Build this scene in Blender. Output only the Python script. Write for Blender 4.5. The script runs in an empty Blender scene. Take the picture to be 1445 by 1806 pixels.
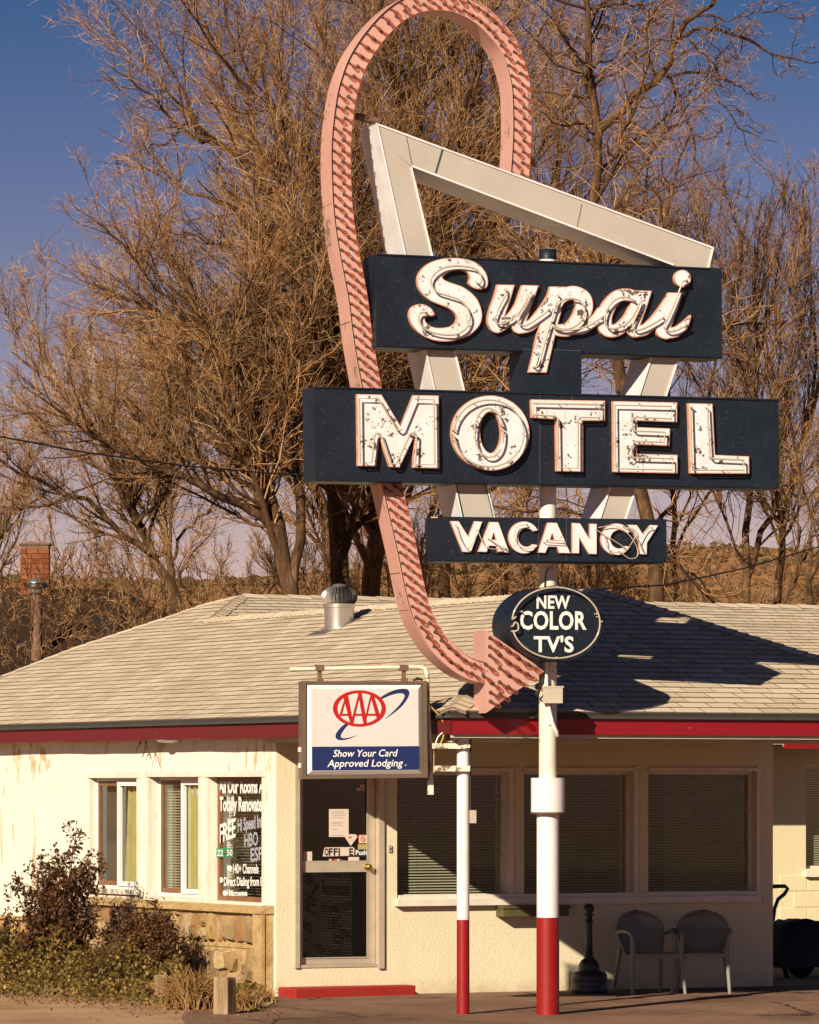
import bpy, math, random
import numpy as np
from mathutils import Vector, Matrix
from mathutils.geometry import tessellate_polygon

R_ = random.Random(7)
SC = bpy.context.scene
COL = SC.collection
RAD = math.radians

# ------------------------------------------------------------------ camera, sky, sun, exposure
FPX, YH, HC = 8532.3, 1384.5, 2.113          # focal length and horizon in photo pixels, eye height in metres
cam_d = bpy.data.cameras.new('camera')
cam = bpy.data.objects.new('camera', cam_d); COL.objects.link(cam)
cam_d.sensor_fit = 'VERTICAL'; cam_d.sensor_height = 36; cam_d.sensor_width = 36
cam_d.lens = FPX / 1806 * 36
cam_d.shift_y = (YH - 903) / 1806
cam_d.clip_start = 1; cam_d.clip_end = 9000
cam.location = (0, 0, HC); cam.rotation_euler = (RAD(90), 0, 0)
SC.camera = cam

SUN_AZ, SUN_EL = RAD(26.5), RAD(25.7)        # azimuth the light travels towards (from +Y to +X), elevation
w = bpy.data.worlds.new('World'); SC.world = w; w.use_nodes = True
nt = w.node_tree; nt.nodes.clear()
sky = nt.nodes.new('ShaderNodeTexSky'); sky.sky_type = 'NISHITA'; sky.sun_disc = False
sky.sun_elevation = SUN_EL; sky.sun_rotation = SUN_AZ + math.pi
sky.altitude = 1600; sky.air_density = 1.0; sky.dust_density = 1.2; sky.ozone_density = 2.0
tint = nt.nodes.new('ShaderNodeMix'); tint.data_type = 'RGBA'; tint.blend_type = 'MULTIPLY'; tint.inputs[0].default_value = 1
tc = nt.nodes.new('ShaderNodeTexCoord'); sx = nt.nodes.new('ShaderNodeSeparateXYZ'); nt.links.new(tc.outputs['Generated'], sx.inputs[0])
el = nt.nodes.new('ShaderNodeValToRGB'); el.color_ramp.interpolation = 'LINEAR'                  # winter sky: lilac low down, steel blue above
for _ in range(3): el.color_ramp.elements.new(.5)
for e_, (p_, c_) in zip(el.color_ramp.elements, ((.035, (1.5, .84, .78)), (.075, (1.0, .66, .72)), (.115, (.60, .49, .66)), (.165, (.22, .35, .555)), (.30, (.17, .33, .50)))): e_.position = p_; e_.color = (*c_, 1)
nt.links.new(sx.outputs[2], el.inputs[0]); nt.links.new(el.outputs[0], tint.inputs[7])
bg = nt.nodes.new('ShaderNodeBackground'); bg.inputs[1].default_value = .05
wo = nt.nodes.new('ShaderNodeOutputWorld')
nt.links.new(sky.outputs[0], tint.inputs[6]); nt.links.new(tint.outputs[2], bg.inputs[0]); nt.links.new(bg.outputs[0], wo.inputs[0])

sl = bpy.data.lights.new('sun', 'SUN'); sl.energy = 5; sl.angle = RAD(.5); sl.color = (1, .86, .66)
so = bpy.data.objects.new('sun', sl); COL.objects.link(so)
sd = Vector((math.sin(SUN_AZ) * math.cos(SUN_EL), math.cos(SUN_AZ) * math.cos(SUN_EL), -math.sin(SUN_EL)))
so.rotation_euler = sd.to_track_quat('-Z', 'Y').to_euler(); so.location = (-20, -20, 30)
SC.view_settings.view_transform = 'Standard'; SC.view_settings.look = 'None'
SC.view_settings.exposure = 0.42; SC.view_settings.gamma = 1; SC.view_settings.use_curve_mapping = False
SC.render.engine = 'CYCLES'
SC.cycles.max_bounces = 6; SC.cycles.diffuse_bounces = 1; SC.cycles.transparent_max_bounces = 16; SC.cycles.caustics_reflective = False; SC.cycles.caustics_refractive = False

# ------------------------------------------------------------------ frames: vertical planes of the place
def un(a, b): l = math.hypot(a, b); return (a / l, b / l)
class Fr:
    """vertical plane through P (plan) along d; u to the right, v outwards to the viewer, z up"""
    def __init__(s, P, d): s.P = P; s.d = un(*d); s.n = (s.d[1], -s.d[0])
    def w(s, u, v, z): return Vector((s.P[0] + s.d[0] * u + s.n[0] * v, s.P[1] + s.d[1] * u + s.n[1] * v, z))
    def px(s, x, y, v=0):
        r = (x - 722) / FPX; Px = s.P[0] + s.n[0] * v; Py = s.P[1] + s.n[1] * v
        u = (r * Py - Px) / (s.d[0] - r * s.d[1]); Y = Py + u * s.d[1]
        return (u, HC + (YH - y) / FPX * Y)
    def u(s, x, v=0): return s.px(x, 1384, v)[0]
    def z(s, x, y, v=0): return s.px(x, y, v)[1]
    def loop(s, pts, v=0): return [s.px(x, y, v) for x, y in pts]
BE = .4585; CB, SB = math.cos(BE), math.sin(BE)
WY = FPX / 177; CA = ((487 - 722) / FPX * WY, WY)             # the building's corner
RW = Fr(CA, (CB, SB)); LW = Fr(CA, (SB, -CB))                 # wall with the office door / side wall
O1, O2, ZE, PIT = .217, 4.318, 2.58, .38
FC = (CA[0] - CB * O1 + SB * O2, CA[1] - SB * O1 - CB * O2)   # corner of the porch fascia
RF = Fr(FC, (CB, SB)); LF = Fr(FC, (SB, -CB))
GY = FPX * HC / (1790 - YH)                                   # depth of the two posts
POLE = ((966 - 722) / FPX * GY, GY)
GA = RAD(17)
SG = Fr((POLE[0], GY - .3), (math.cos(GA), math.sin(GA)))     # front plane of the motel sign
def ray(x, y, D): return Vector(((x - 722) / FPX * D, D, HC + (YH - y) / FPX * D))
def gnd(x, y): D = FPX * HC / (y - YH); return ((x - 722) / FPX * D, D)

# ------------------------------------------------------------------ objects
WL = {}
def link(o, parent, loc):
    COL.objects.link(o); WL[o.name] = Vector(loc)
    if parent: o.parent = parent; o.location = Vector(loc) - WL[parent.name]
    else: o.location = loc
def thing(name, label, cat, loc, group=None):
    o = bpy.data.objects.new(name, None); o.empty_display_size = .2; link(o, None, loc)
    tag(o, label, cat, group); return o
def tag(o, label=None, cat=None, group=None, kind=None):
    if label: o['label'] = label
    if cat: o['category'] = cat
    if group: o['group'] = group
    if kind: o['kind'] = kind
    return o
def npmesh(name, V, F, mats, smooth=False):
    """V (n,3) array, F (m,k) array with one k"""
    me = bpy.data.meshes.new(name); V = np.asarray(V, np.float32); F = np.asarray(F, np.int32); k = F.shape[1]
    me.vertices.add(len(V)); me.vertices.foreach_set('co', V.ravel())
    me.loops.add(F.size); me.loops.foreach_set('vertex_index', F.ravel())
    me.polygons.add(len(F)); me.polygons.foreach_set('loop_start', np.arange(0, F.size, k, dtype=np.int32))
    me.polygons.foreach_set('loop_total', np.full(len(F), k, np.int32))
    if smooth: me.polygons.foreach_set('use_smooth', np.ones(len(F), bool))
    for m in mats: me.materials.append(m)
    me.update(calc_edges=True); me.validate(); return me
class MB:
    def __init__(s): s.v = []; s.f = []; s.m = []; s.sm = []; s.att = []; s.a = 0.; s.mi = 0
    def add(s, vs, fs, smooth=False):
        b = len(s.v); s.v += [tuple(p) for p in vs]
        for f in fs: s.f.append([b + i for i in f]); s.m.append(s.mi); s.sm.append(smooth); s.att.append(s.a)
        return s
    def prism(s, fr, loop, v0, v1, holes=(), front_mat=None, back=True):
        loops = [list(loop)] + [list(h) for h in holes]
        flat = [p for l in loops for p in l]
        tris = tessellate_polygon([[Vector((p[0], p[1], 0)) for p in l] for l in loops])
        fr_v = [fr.w(u, v1, z) for u, z in flat]; bk = [fr.w(u, v0, z) for u, z in flat]
        ft = []
        for t in tris:
            a, b, c = [flat[i] for i in t]
            ar = (b[0]-a[0])*(c[1]-a[1])-(c[0]-a[0])*(b[1]-a[1])
            if abs(ar) < 1e-12: continue
            ft.append(tuple(t) if ar > 0 else (t[0], t[2], t[1]))
        mi = s.mi
        if front_mat is not None: s.mi = front_mat
        s.add(fr_v, ft)
        s.mi = mi
        if back: s.add(bk, [tuple(reversed(t)) for t in ft])
        o = 0
        for l in loops:
            n = len(l); ar = sum(l[i][0]*l[(i+1) % n][1]-l[(i+1) % n][0]*l[i][1] for i in range(n))
            vs = [fr.w(u, v1, z) for u, z in l] + [fr.w(u, v0, z) for u, z in l]
            fs = []
            outer = (o == 0)
            for i in range(n):
                j = (i+1) % n; q = (i, j, n+j, n+i)
                if (ar > 0) == outer: q = tuple(reversed(q))
                fs.append(q)
            s.add(vs, fs); o += 1
        return s
    def box(s, fr, u0, u1, v0, v1, z0, z1):
        vs = [fr.w(u, v, z) for z in (z0, z1) for u, v in ((u0, v0), (u1, v0), (u1, v1), (u0, v1))]
        return s.add(vs, [(0, 1, 2, 3), (4, 7, 6, 5), (0, 4, 5, 1), (1, 5, 6, 2), (2, 6, 7, 3), (3, 7, 4, 0)])
    def tube(s, pts, r, n=8, cap=True, smooth=True):
        pts = [Vector(p) for p in pts]; K = len(pts); rs = r if hasattr(r, '__len__') else [r] * K
        t0 = (pts[1]-pts[0]).normalized(); a = t0.orthogonal().normalized(); vs = []
        for i, p in enumerate(pts):
            t = (pts[min(i+1, K-1)] - pts[max(i-1, 0)]).normalized()
            a = (a - t * a.dot(t)).normalized(); b = t.cross(a)
            for k in range(n):
                an = 2*math.pi*k/n; vs.append(p + (a*math.cos(an)+b*math.sin(an))*rs[i])
        fs = [(i*n+k, i*n+(k+1) % n, (i+1)*n+(k+1) % n, (i+1)*n+k) for i in range(K-1) for k in range(n)]
        s.add(vs, fs, smooth)
        if cap: s.add(vs[:n], [tuple(reversed(range(n)))]); s.add(vs[-n:], [tuple(range(n))])
        return s
    def lathe(s, c, prof, n=32, smooth=True, ax=None):
        """prof: (r, h) along the axis"""
        c = Vector(c); ax = Vector(ax or (0, 0, 1)).normalized(); a = ax.orthogonal().normalized(); b = ax.cross(a); vs = []
        for r, h in prof:
            for k in range(n):
                an = 2*math.pi*k/n; vs.append(c + ax*h + (a*math.cos(an)+b*math.sin(an))*r)
        fs = [(i*n+k, i*n+(k+1) % n, (i+1)*n+(k+1) % n, (i+1)*n+k) for i in range(len(prof)-1) for k in range(n)]
        s.add(vs, fs, smooth)
        if prof[0][0] > 1e-4: s.add(vs[:n], [tuple(reversed(range(n)))])
        if prof[-1][0] > 1e-4: s.add(vs[-n:], [tuple(range(n))])
        return s
    def mesh(s, name, mats, org=(0, 0, 0)):
        me = bpy.data.meshes.new(name); o = Vector(org)
        me.from_pydata([(p[0]-o.x, p[1]-o.y, p[2]-o.z) for p in s.v], [], s.f)
        for m in (mats if isinstance(mats, (list, tuple)) else [mats]): me.materials.append(m)
        me.polygons.foreach_set('material_index', s.m); me.polygons.foreach_set('use_smooth', s.sm)
        if any(s.att):
            at = me.attributes.new('tint', 'FLOAT', 'FACE'); at.data.foreach_set('value', s.att)
        me.update(); return me
    def build(s, name, mats, parent=None, org=None, bevel=0, **kw):
        if org is None:
            if s.v:
                a = np.array(s.v); lo, hi = a.min(0), a.max(0); org = ((lo[0]+hi[0])/2, (lo[1]+hi[1])/2, lo[2])
            else: org = (0, 0, 0)
        o = bpy.data.objects.new(name, s.mesh(name, mats, org)); link(o, parent, org)
        if bevel:
            b = o.modifiers.new('bevel', 'BEVEL'); b.width = bevel; b.segments = 2; b.limit_method = 'ANGLE'; b.angle_limit = RAD(40)
        return tag(o, **kw)
def copy_to(src_mesh, name, parent, mat4):
    o = bpy.data.objects.new(name, src_mesh); COL.objects.link(o); o.parent = parent
    o.matrix_local = Matrix.Translation(-WL[parent.name]) @ mat4; WL[o.name] = mat4.translation.copy(); return o

# ------------------------------------------------------------------ materials
class NT:
    def __init__(s, name):
        s.m = bpy.data.materials.new(name); s.m.use_nodes = True; s.t = s.m.node_tree; s.t.nodes.clear()
        s.out = s.t.nodes.new('ShaderNodeOutputMaterial'); s.p = s.n('ShaderNodeBsdfPrincipled'); s.l(s.p.outputs[0], s.out.inputs[0])
        s.pos = s.n('ShaderNodeNewGeometry').outputs['Position']
    def n(s, t, **kw):
        x = s.t.nodes.new(t)
        for k, v in kw.items(): setattr(x, k, v)
        return x
    def l(s, a, b): s.t.links.new(a, b)
    def noise(s, scale, detail=4, rough=.6, vec=None, stretch=None, dist=0):
        v = vec or s.pos
        if stretch:
            mp = s.n('ShaderNodeMapping'); mp.inputs['Scale'].default_value = stretch; s.l(v, mp.inputs[0]); v = mp.outputs[0]
        x = s.n('ShaderNodeTexNoise'); x.inputs['Scale'].default_value = scale; x.inputs['Detail'].default_value = detail
        x.inputs['Roughness'].default_value = rough; x.inputs['Distortion'].default_value = dist; s.l(v, x.inputs['Vector']); return x.outputs[0]
    def ramp(s, fac, stops):
        x = s.n('ShaderNodeValToRGB'); e = x.color_ramp.elements
        while len(e) < len(stops): e.new(.5)
        for i, (p, c) in enumerate(stops):
            e[i].position = p; e[i].color = (c, c, c, 1) if not hasattr(c, '__len__') else (*c, 1)
        s.l(fac, x.inputs[0]); return x.outputs[0]
    def mix(s, fac, a, b, mode='MIX'):
        x = s.n('ShaderNodeMix', data_type='RGBA', blend_type=mode)
        for i, v in ((0, fac), (6, a), (7, b)):
            if hasattr(v, 'is_linked'): s.l(v, x.inputs[i])
            elif hasattr(v, '__len__'): x.inputs[i].default_value = (*v, 1)
            else: x.inputs[i].default_value = v
        return x.outputs[2]
    def bump(s, h, strength=.3, dist=.01):
        x = s.n('ShaderNodeBump'); x.inputs['Strength'].default_value = strength; x.inputs['Distance'].default_value = dist
        s.l(h, x.inputs['Height']); s.l(x.outputs[0], s.p.inputs['Normal'])
    def set(s, col=None, rough=.7, metal=0, spec=.5):
        if col is not None:
            if hasattr(col, 'is_linked'): s.l(col, s.p.inputs['Base Color'])
            else: s.p.inputs['Base Color'].default_value = (*col, 1)
        if hasattr(rough, 'is_linked'): s.l(rough, s.p.inputs['Roughness'])
        else: s.p.inputs['Roughness'].default_value = rough
        s.p.inputs['Metallic'].default_value = metal; s.p.inputs['Specular IOR Level'].default_value = spec; return s.m
def mul(c, k): return tuple(x*k for x in c)
def m_plain(name, c, rough=.6, metal=0, var=.15, scale=6, spec=.5, bump=0):
    t = NT(name); f = t.noise(scale, 5)
    col = t.mix(t.ramp(f, [(.3, 0), (.7, 1)]), mul(c, 1-var), mul(c, 1+var))
    if bump: t.bump(t.noise(scale*12, 4), bump, .004)
    return t.set(col, rough, metal, spec)
def m_peel(name, c, under, amount=.5, scale=9, rough=.5, stretch=None, dirt=(.25, .18, .12), spec=.5):
    """old paint: c, with flaked patches showing what lies under it and faint dirt"""
    t = NT(name)
    a = t.noise(scale, 8, .65, stretch=stretch); b = t.noise(scale*5, 5, .6)
    k = t.mix(.35, a, b)
    pm = t.ramp(k, [(amount, 0), (amount+.012, 1)])
    d = t.ramp(t.noise(scale*.6, 6, .6), [(.42, 0), (.75, .30)])
    base = t.mix(d, c, dirt)
    col = t.mix(pm, base, under)
    t.bump(pm, -.4 if False else .4, .002)
    r = t.mix(pm, (rough,)*3, (.85,)*3)
    return t.set(col, r, 0, spec)

def m_stucco(name, c, bump=.5, stain=0):
    t = NT(name)
    f = t.noise(1.3, 6, .6); col = t.mix(t.ramp(f, [(.35, 0), (.7, 1)]), mul(c, .93), c)
    g = t.noise(3.0, 6, .7, stretch=(1, 1, .45), dist=.4)
    if stain:
        sm = t.ramp(g, [(.56, 0), (.64, stain)]); col = t.mix(sm, col, (.46, .31, .13))
    low = t.n('ShaderNodeSeparateXYZ'); t.l(t.pos, low.inputs[0])
    lo = t.n('ShaderNodeMath', operation='MULTIPLY_ADD'); t.l(low.outputs[2], lo.inputs[0]); lo.inputs[1].default_value = -2.2
    t.l(t.noise(5, 6), lo.inputs[2])
    col = t.mix(t.ramp(lo.outputs[0], [(.15, 0), (.6, .45)]), col, (.42, .30, .17))
    h = t.noise(38, 6, .65); t.bump(h, bump, .012)
    return t.set(col, .9, 0, .2)
CREAM = (.80, .71, .50)
M = {}
M['stucco'] = m_stucco('stucco', CREAM, .55)
M['stucco_sunlit'] = m_stucco('stucco_sunlit', (.84, .80, .68), .35, .8)  # same stucco paint, whitened by sun glare put into the base; stains on top
M['block'] = m_stucco('painted_block', (.80, .70, .45), .35)
M['trim'] = m_peel('trim_paint', (.80, .73, .62), (.30, .22, .15), .635, 7)
M['trim_worn'] = m_peel('worn_trim_paint', (.78, .70, .58), (.22, .14, .09), .52, 9)
M['bronze'] = m_plain('bronze_aluminium', (.23, .17, .12), .35, .6, .12)
M['alu'] = m_plain('door_aluminium', (.62, .52, .40), .4, .35, .1)
M['brown_wood'] = m_plain('brown_window_wood', (.22, .10, .045), .6, 0, .2)
M['white_vinyl'] = m_plain('white_vinyl', (.82, .80, .77), .4, 0, .04)
M['red_paint'] = m_peel('red_board_paint', (.27, .008, .014), (.40, .12, .08), .66, 5, .45, dirt=(.16, .01, .012))
M['red_darker'] = m_peel('dark_crimson_board_paint', (.125, .008, .012), (.30, .10, .07), .64, 5, .6, dirt=(.09, .015, .012))  # darker red for the board along the side eave
M['red_post'] = m_peel('red_post_paint', (.25, .007, .007), (.34, .14, .09), .645, 6, .4, dirt=(.4, .02, .015))
M['red_step'] = m_peel('red_step_paint', (.36, .018, .012), (.30, .10, .07), .66, 8, .8, dirt=(.20, .03, .02))
M['white_post'] = m_peel('white_post_paint', (.82, .79, .78), (.42, .24, .10), .635, 6, .38, dirt=(.55, .42, .25))
M['rusty_white'] = m_peel('rusty_white_paint', (.78, .72, .60), (.34, .15, .05), .60, 8, .5, dirt=(.55, .38, .14))
M['navy'] = None
t = NT('navy_enamel'); a = t.noise(60, 4, .7); c1 = t.mix(t.ramp(t.noise(2.2, 6), [(.35, 0), (.7, 1)]), (.005, .010, .019), (.0105, .0175, .030))
spk = t.ramp(t.noise(45, 3, .55), [(.60, 0), (.66, .20)]); c1 = t.mix(spk, c1, (.10, .10, .11))
scr = t.ramp(t.noise(4, 9, .75), [(.68, 0), (.74, .5)]); c1 = t.mix(scr, c1, (.14, .11, .09)); M['navy'] = t.set(c1, .5, 0, .35)
M['pink'] = m_peel('pink_enamel', (.56, .295, .245), (.22, .15, .12), .585, 3.4, .55, stretch=(1, 1, .5), dirt=(.78, .52, .42))
M['v_face'] = m_plain('cream_sign_panel', (.47, .42, .37), .45, 0, .06, 2.5)
M['v_trim'] = m_peel('white_sign_metal', (.80, .78, .80), (.22, .13, .08), .64, 5, .45)
M['v_side'] = m_peel('white_sign_side', (.82, .80, .82), (.16, .10, .07), .655, 6, .5)
M['letter'] = m_peel('flaked_white_letter', (.77, .75, .79), (.10, .08, .055), .555, 7.5, .5, dirt=(.62, .42, .25))
M['letter_small'] = m_peel('small_white_letter', (.77, .75, .79), (.16, .10, .06), .62, 9, .5, dirt=(.62, .42, .25))
M['letter_rim'] = m_plain('pink_letter_edge', (.66, .33, .23), .6, 0, .25, 12)
M['rust'] = m_plain('rusty_steel', (.16, .085, .05), .8, 0, .35, 20)
M['tube'] = m_plain('neon_glass', (.46, .41, .32), .15, 0, .08, 20)
M['socket'] = m_plain('bulb_socket', (.075, .03, .022), .5, 0, .3, 30)
M['white_print'] = m_plain('white_print', (.82, .80, .76), .5, 0, .02)
M['grey_print'] = m_plain('grey_print', (.36, .37, .42), .5, 0, .05)
M['black_print'] = m_plain('black_print', (.02, .02, .02), .5, 0, .02)
M['blue_print'] = m_plain('blue_print', (.010, .022, .10), .3, 0, .04)
M['red_print'] = m_plain('red_print', (.42, .010, .008), .3, 0, .04)
M['green_print'] = m_plain('green_print', (.01, .22, .10), .4, 0, .04)
M['orange_print'] = m_plain('orange_print', (.6, .12, .02), .4, 0, .04)
M['plastic_face'] = m_plain('sign_acrylic', (.58, .56, .55), .22, 0, .03)
M['plastic_edge'] = m_plain('sign_acrylic_edge', (.80, .76, .72), .25, 0, .03)
M['paper'] = m_plain('paper', (.72, .60, .50), .8, 0, .03)
M['gold'] = m_plain('brass', (.55, .36, .10), .25, .9, .1)
M['black'] = m_plain('black_plastic', (.018, .019, .021), .42, 0, .25, 8)
M['tarp'] = m_plain('black_tarp', (.010, .011, .012), .7, 0, .4, 8)
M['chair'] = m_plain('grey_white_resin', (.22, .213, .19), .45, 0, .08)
M['blind'] = m_plain('blind_slat', (.42, .40, .28), .5, 0, .05)
M['blind_green'] = m_plain('green_blind', (.26, .29, .08), .6, 0, .08)
M['curtain_dark'] = m_plain('dark_curtain', (.07, .055, .045), .9, 0, .15)
M['curtain_green'] = m_plain('green_curtain', (.42, .38, .14), .9, 0, .1)
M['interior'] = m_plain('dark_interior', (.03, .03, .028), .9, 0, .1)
M['soffit'] = m_plain('soffit_board', (.50, .44, .35), .8, 0, .1)
M['cable_yellow'] = m_plain('yellow_cable', (.60, .42, .06), .5, 0, .1)
M['cable'] = m_plain('black_cable', (.02, .02, .02), .6, 0, .1)
M['greybox'] = m_plain('grey_steel_box', (.45, .38, .30), .5, .1, .08)
M['olive'] = m_plain('olive_box', (.10, .085, .03), .6, 0, .2)
M['foam'] = m_plain('yellow_foam', (.75, .58, .22), .8, 0, .3, 40)
t = NT('window_glass'); t.set((.9, 1, .96), .02)
gl = t.n('ShaderNodeBsdfGlossy'); gl.inputs['Roughness'].default_value = .03; gl.inputs['Color'].default_value = (.8, .85, .85, 1)
tr = t.n('ShaderNodeBsdfTransparent'); tr.inputs[0].default_value = (.965, .975, .96, 1)
lw_ = t.n('ShaderNodeLayerWeight'); lw_.inputs[0].default_value = .5
pw = t.n('ShaderNodeMath', operation='POWER'); t.l(lw_.outputs['Facing'], pw.inputs[0]); pw.inputs[1].default_value = 4
fr_ = t.n('ShaderNodeMath', operation='MULTIPLY_ADD'); t.l(pw.outputs[0], fr_.inputs[0]); fr_.inputs[1].default_value = .9; fr_.inputs[2].default_value = .035
mx = t.n('ShaderNodeMixShader'); t.l(fr_.outputs[0], mx.inputs[0]); t.l(tr.outputs[0], mx.inputs[1]); t.l(gl.outputs[0], mx.inputs[2]); t.l(mx.outputs[0], t.out.inputs[0]); M['glass'] = t.m
t = NT('bulb_glass'); gl = t.n('ShaderNodeBsdfPrincipled'); gl.inputs['Base Color'].default_value = (.42, .17, .12, 1); gl.inputs['Roughness'].default_value = .08
tr = t.n('ShaderNodeBsdfTransparent'); tr.inputs[0].default_value = (.93, .74, .68, 1)
fr_ = t.n('ShaderNodeLayerWeight'); fr_.inputs[0].default_value = .55
mx = t.n('ShaderNodeMixShader'); t.l(fr_.outputs['Facing'], mx.inputs[0]); t.l(tr.outputs[0], mx.inputs[1]); t.l(gl.outputs[0], mx.inputs[2]); t.l(mx.outputs[0], t.out.inputs[0]); M['bulb'] = t.m
t = NT('galvanised_vent'); f = t.noise(14, 5); t.set(t.mix(f, (.50, .47, .43), (.72, .68, .62)), .30, .85); M['galv'] = t.m
# shingles: each tab its own shade (attribute on the joined field, object random on single tabs)
t = NT('roof_shingle'); oi = t.n('ShaderNodeObjectInfo'); at = t.n('ShaderNodeAttribute', attribute_name='tint')
ad = t.n('ShaderNodeMath', operation='ADD'); t.l(oi.outputs['Random'], ad.inputs[0]); t.l(at.outputs['Fac'], ad.inputs[1])
fr_ = t.n('ShaderNodeMath', operation='FRACT'); t.l(ad.outputs[0], fr_.inputs[0])
sc = t.ramp(fr_.outputs[0], [(0, (.63, .50, .355)), (.5, (.71, .58, .43)), (1, (.78, .65, .50))])
gr = t.ramp(t.noise(140, 3, .7), [(.3, .72), (.7, 1.12)]); sc = t.mix(1, sc, gr, 'MULTIPLY')
dk = t.ramp(t.noise(.7, 5, .6), [(.3, .86), (.7, 1.05)]); sc = t.mix(1, sc, dk, 'MULTIPLY'); t.set(sc, .95, 0, .15); M['shingle'] = t.m
M['shingle_edge'] = m_plain('shingle_cut_edge', (.17, .125, .085), 1, 0, .2, 20)
M['blind_dark'] = m_plain('shaded_blind_slat', (.14, .12, .08), .6)  # darker copy of the blind slat, with shade put into its colour
M['felt'] = m_plain('roof_felt', (.05, .045, .04), .9)
t = NT('bark'); f = t.noise(9, 8, .7, stretch=(1, 1, .25)); col = t.ramp(f, [(.3, (.03, .018, .011)), (.55, (.12, .066, .034)), (.78, (.32, .20, .11))]); t.bump(f, .8, .05); t.set(col, .95, 0, .1); M['bark'] = t.m
t = NT('twig'); at = t.n('ShaderNodeAttribute', attribute_name='tint'); col = t.ramp(at.outputs['Fac'], [(0, (.045, .024, .014)), (.4, (.18, .088, .040)), (.72, (.44, .225, .088)), (.9, (.58, .37, .19)), (1, (.74, .57, .38))]); t.set(col, .8, 0, .15); M['twig'] = t.m
# ------------------------------------------------------------------ ground and hills
t = NT('dirt_path'); f = t.noise(1.1, 8, .65); col = t.ramp(f, [(.3, (.36, .20, .11)), (.5, (.52, .32, .185)), (.7, (.62, .41, .255))])
g = t.ramp(t.noise(60, 4, .7), [(.35, .72), (.65, 1.12)]); col = t.mix(1, col, g, 'MULTIPLY'); t.bump(t.noise(50, 5, .7), .5, .02); t.set(col, .95, 0, .1); M['dirt'] = t.m
t = NT('old_asphalt'); f = t.noise(.9, 8, .65, stretch=(1, .5, 1)); col = t.ramp(f, [(.3, (.17, .088, .056)), (.5, (.28, .155, .10)), (.72, (.38, .22, .145))])
g = t.ramp(t.noise(85, 4, .75), [(.32, .55), (.7, 1.35)]); col = t.mix(1, col, g, 'MULTIPLY')
sp = t.ramp(t.noise(38, 2, .5), [(.70, 0), (.73, .6)]); col = t.mix(sp, col, (.52, .40, .28)); 
vo = t.n('ShaderNodeTexVoronoi', feature='DISTANCE_TO_EDGE'); vo.inputs['Scale'].default_value = .55; nv = t.n('ShaderNodeMix', data_type='RGBA'); nv.inputs[0].default_value = .35; t.l(t.pos, nv.inputs[6])
nn_ = t.n('ShaderNodeTexNoise'); nn_.inputs['Scale'].default_value = 1.6; nn_.inputs['Detail'].default_value = 8; t.l(t.pos, nn_.inputs['Vector']); t.l(nn_.outputs['Color'], nv.inputs[7]); t.l(nv.outputs[2], vo.inputs['Vector'])
ck = t.ramp(vo.outputs['Distance'], [(.004, 1), (.012, 0)]); col = t.mix(ck, col, (.04, .03, .025)); oil = t.ramp(t.noise(1.7, 4, .5), [(.60, 0), (.72, .45)]); col = t.mix(oil, col, (.07, .05, .04))
t.bump(t.noise(70, 5, .7), .6, .02); t.set(col, .9, 0, .2); M['asphalt'] = t.m
t = NT('dry_hill'); f = t.noise(.035, 8, .7); col = t.ramp(f, [(.3, (.26, .12, .05)), (.5, (.42, .21, .09)), (.75, (.52, .30, .15))])
g = t.ramp(t.noise(.22, 7, .75), [(.35, .5), (.7, 1.25)]); col = t.mix(1, col, g, 'MULTIPLY'); t.set(col, 1, 0, 0); M['hill'] = t.m
t = NT('scrub'); f = t.noise(.4, 3); t.set(t.mix(f, (.045, .038, .022), (.14, .09, .045)), 1, 0, 0); M['scrub'] = t.m

def surface_grid(name, xs, ys, fz, mat, **kw):
    X, Y = np.meshgrid(xs, ys); Z = fz(X, Y); V = np.stack([X, Y, Z], -1).reshape(-1, 3); nx = len(xs); ny = len(ys)
    i = np.arange(ny-1)[:, None]*nx + np.arange(nx-1)[None, :]; F = np.stack([i, i+1, i+nx+1, i+nx], -1).reshape(-1, 4)
    o = bpy.data.objects.new(name, npmesh(name, V, F, [mat], True)); link(o, None, (0, 0, 0)); return tag(o, **kw)
surface_grid('ground', np.linspace(-300, 300, 61), np.linspace(-60, 135, 60), lambda X, Y: X*0, M['dirt'], kind='structure')
def hillz(X, Y):
    t = np.clip((Y-120)/780, 0, 1.0); crest = 43.2 + 1.5*np.clip((X)/60, -1, 1) + 2.0*np.sin(X*.012+1) + 1.1*np.sin(X*.05)
    z = crest*(t**1.35) + np.sin(X*.02+Y*.013)*1.2*t
    return np.where(Y > 900, z-(Y-900)*.004, z) - .6
surface_grid('hill', np.linspace(-2200, 2200, 221), np.concatenate([np.linspace(110, 1000, 70), np.linspace(1050, 5000, 25)]), hillz, M['hill'], kind='structure')
rs = np.random.RandomState(3)
n = 7500; Xs = rs.uniform(-75, 95, n)*1.0; Ys = 230 + 670*rs.rand(n)**.8; Xs = Xs*Ys/900*1.25 + Ys*.0
Zs = hillz(Xs, Ys); r = rs.uniform(.12, .42, n)*np.where(Ys > 820, 2.3, 1)
ico = np.array([(0, 0, 1.), (.9, 0, .45), (.28, .85, .5), (-.72, .53, .42), (-.7, -.5, .5), (.3, -.85, .4), (0, 0, -.3)])
jit = rs.uniform(.7, 1.3, (n, 7, 3)); V = (ico[None]*jit*r[:, None, None]*np.array([1.2, 1.2, .9])) + np.stack([Xs, Ys, Zs], -1)[:, None, :]
fa = [(0, 1, 2), (0, 2, 3), (0, 3, 4), (0, 4, 5), (0, 5, 1), (6, 2, 1), (6, 3, 2), (6, 4, 3), (6, 5, 4), (6, 1, 5)]
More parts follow.
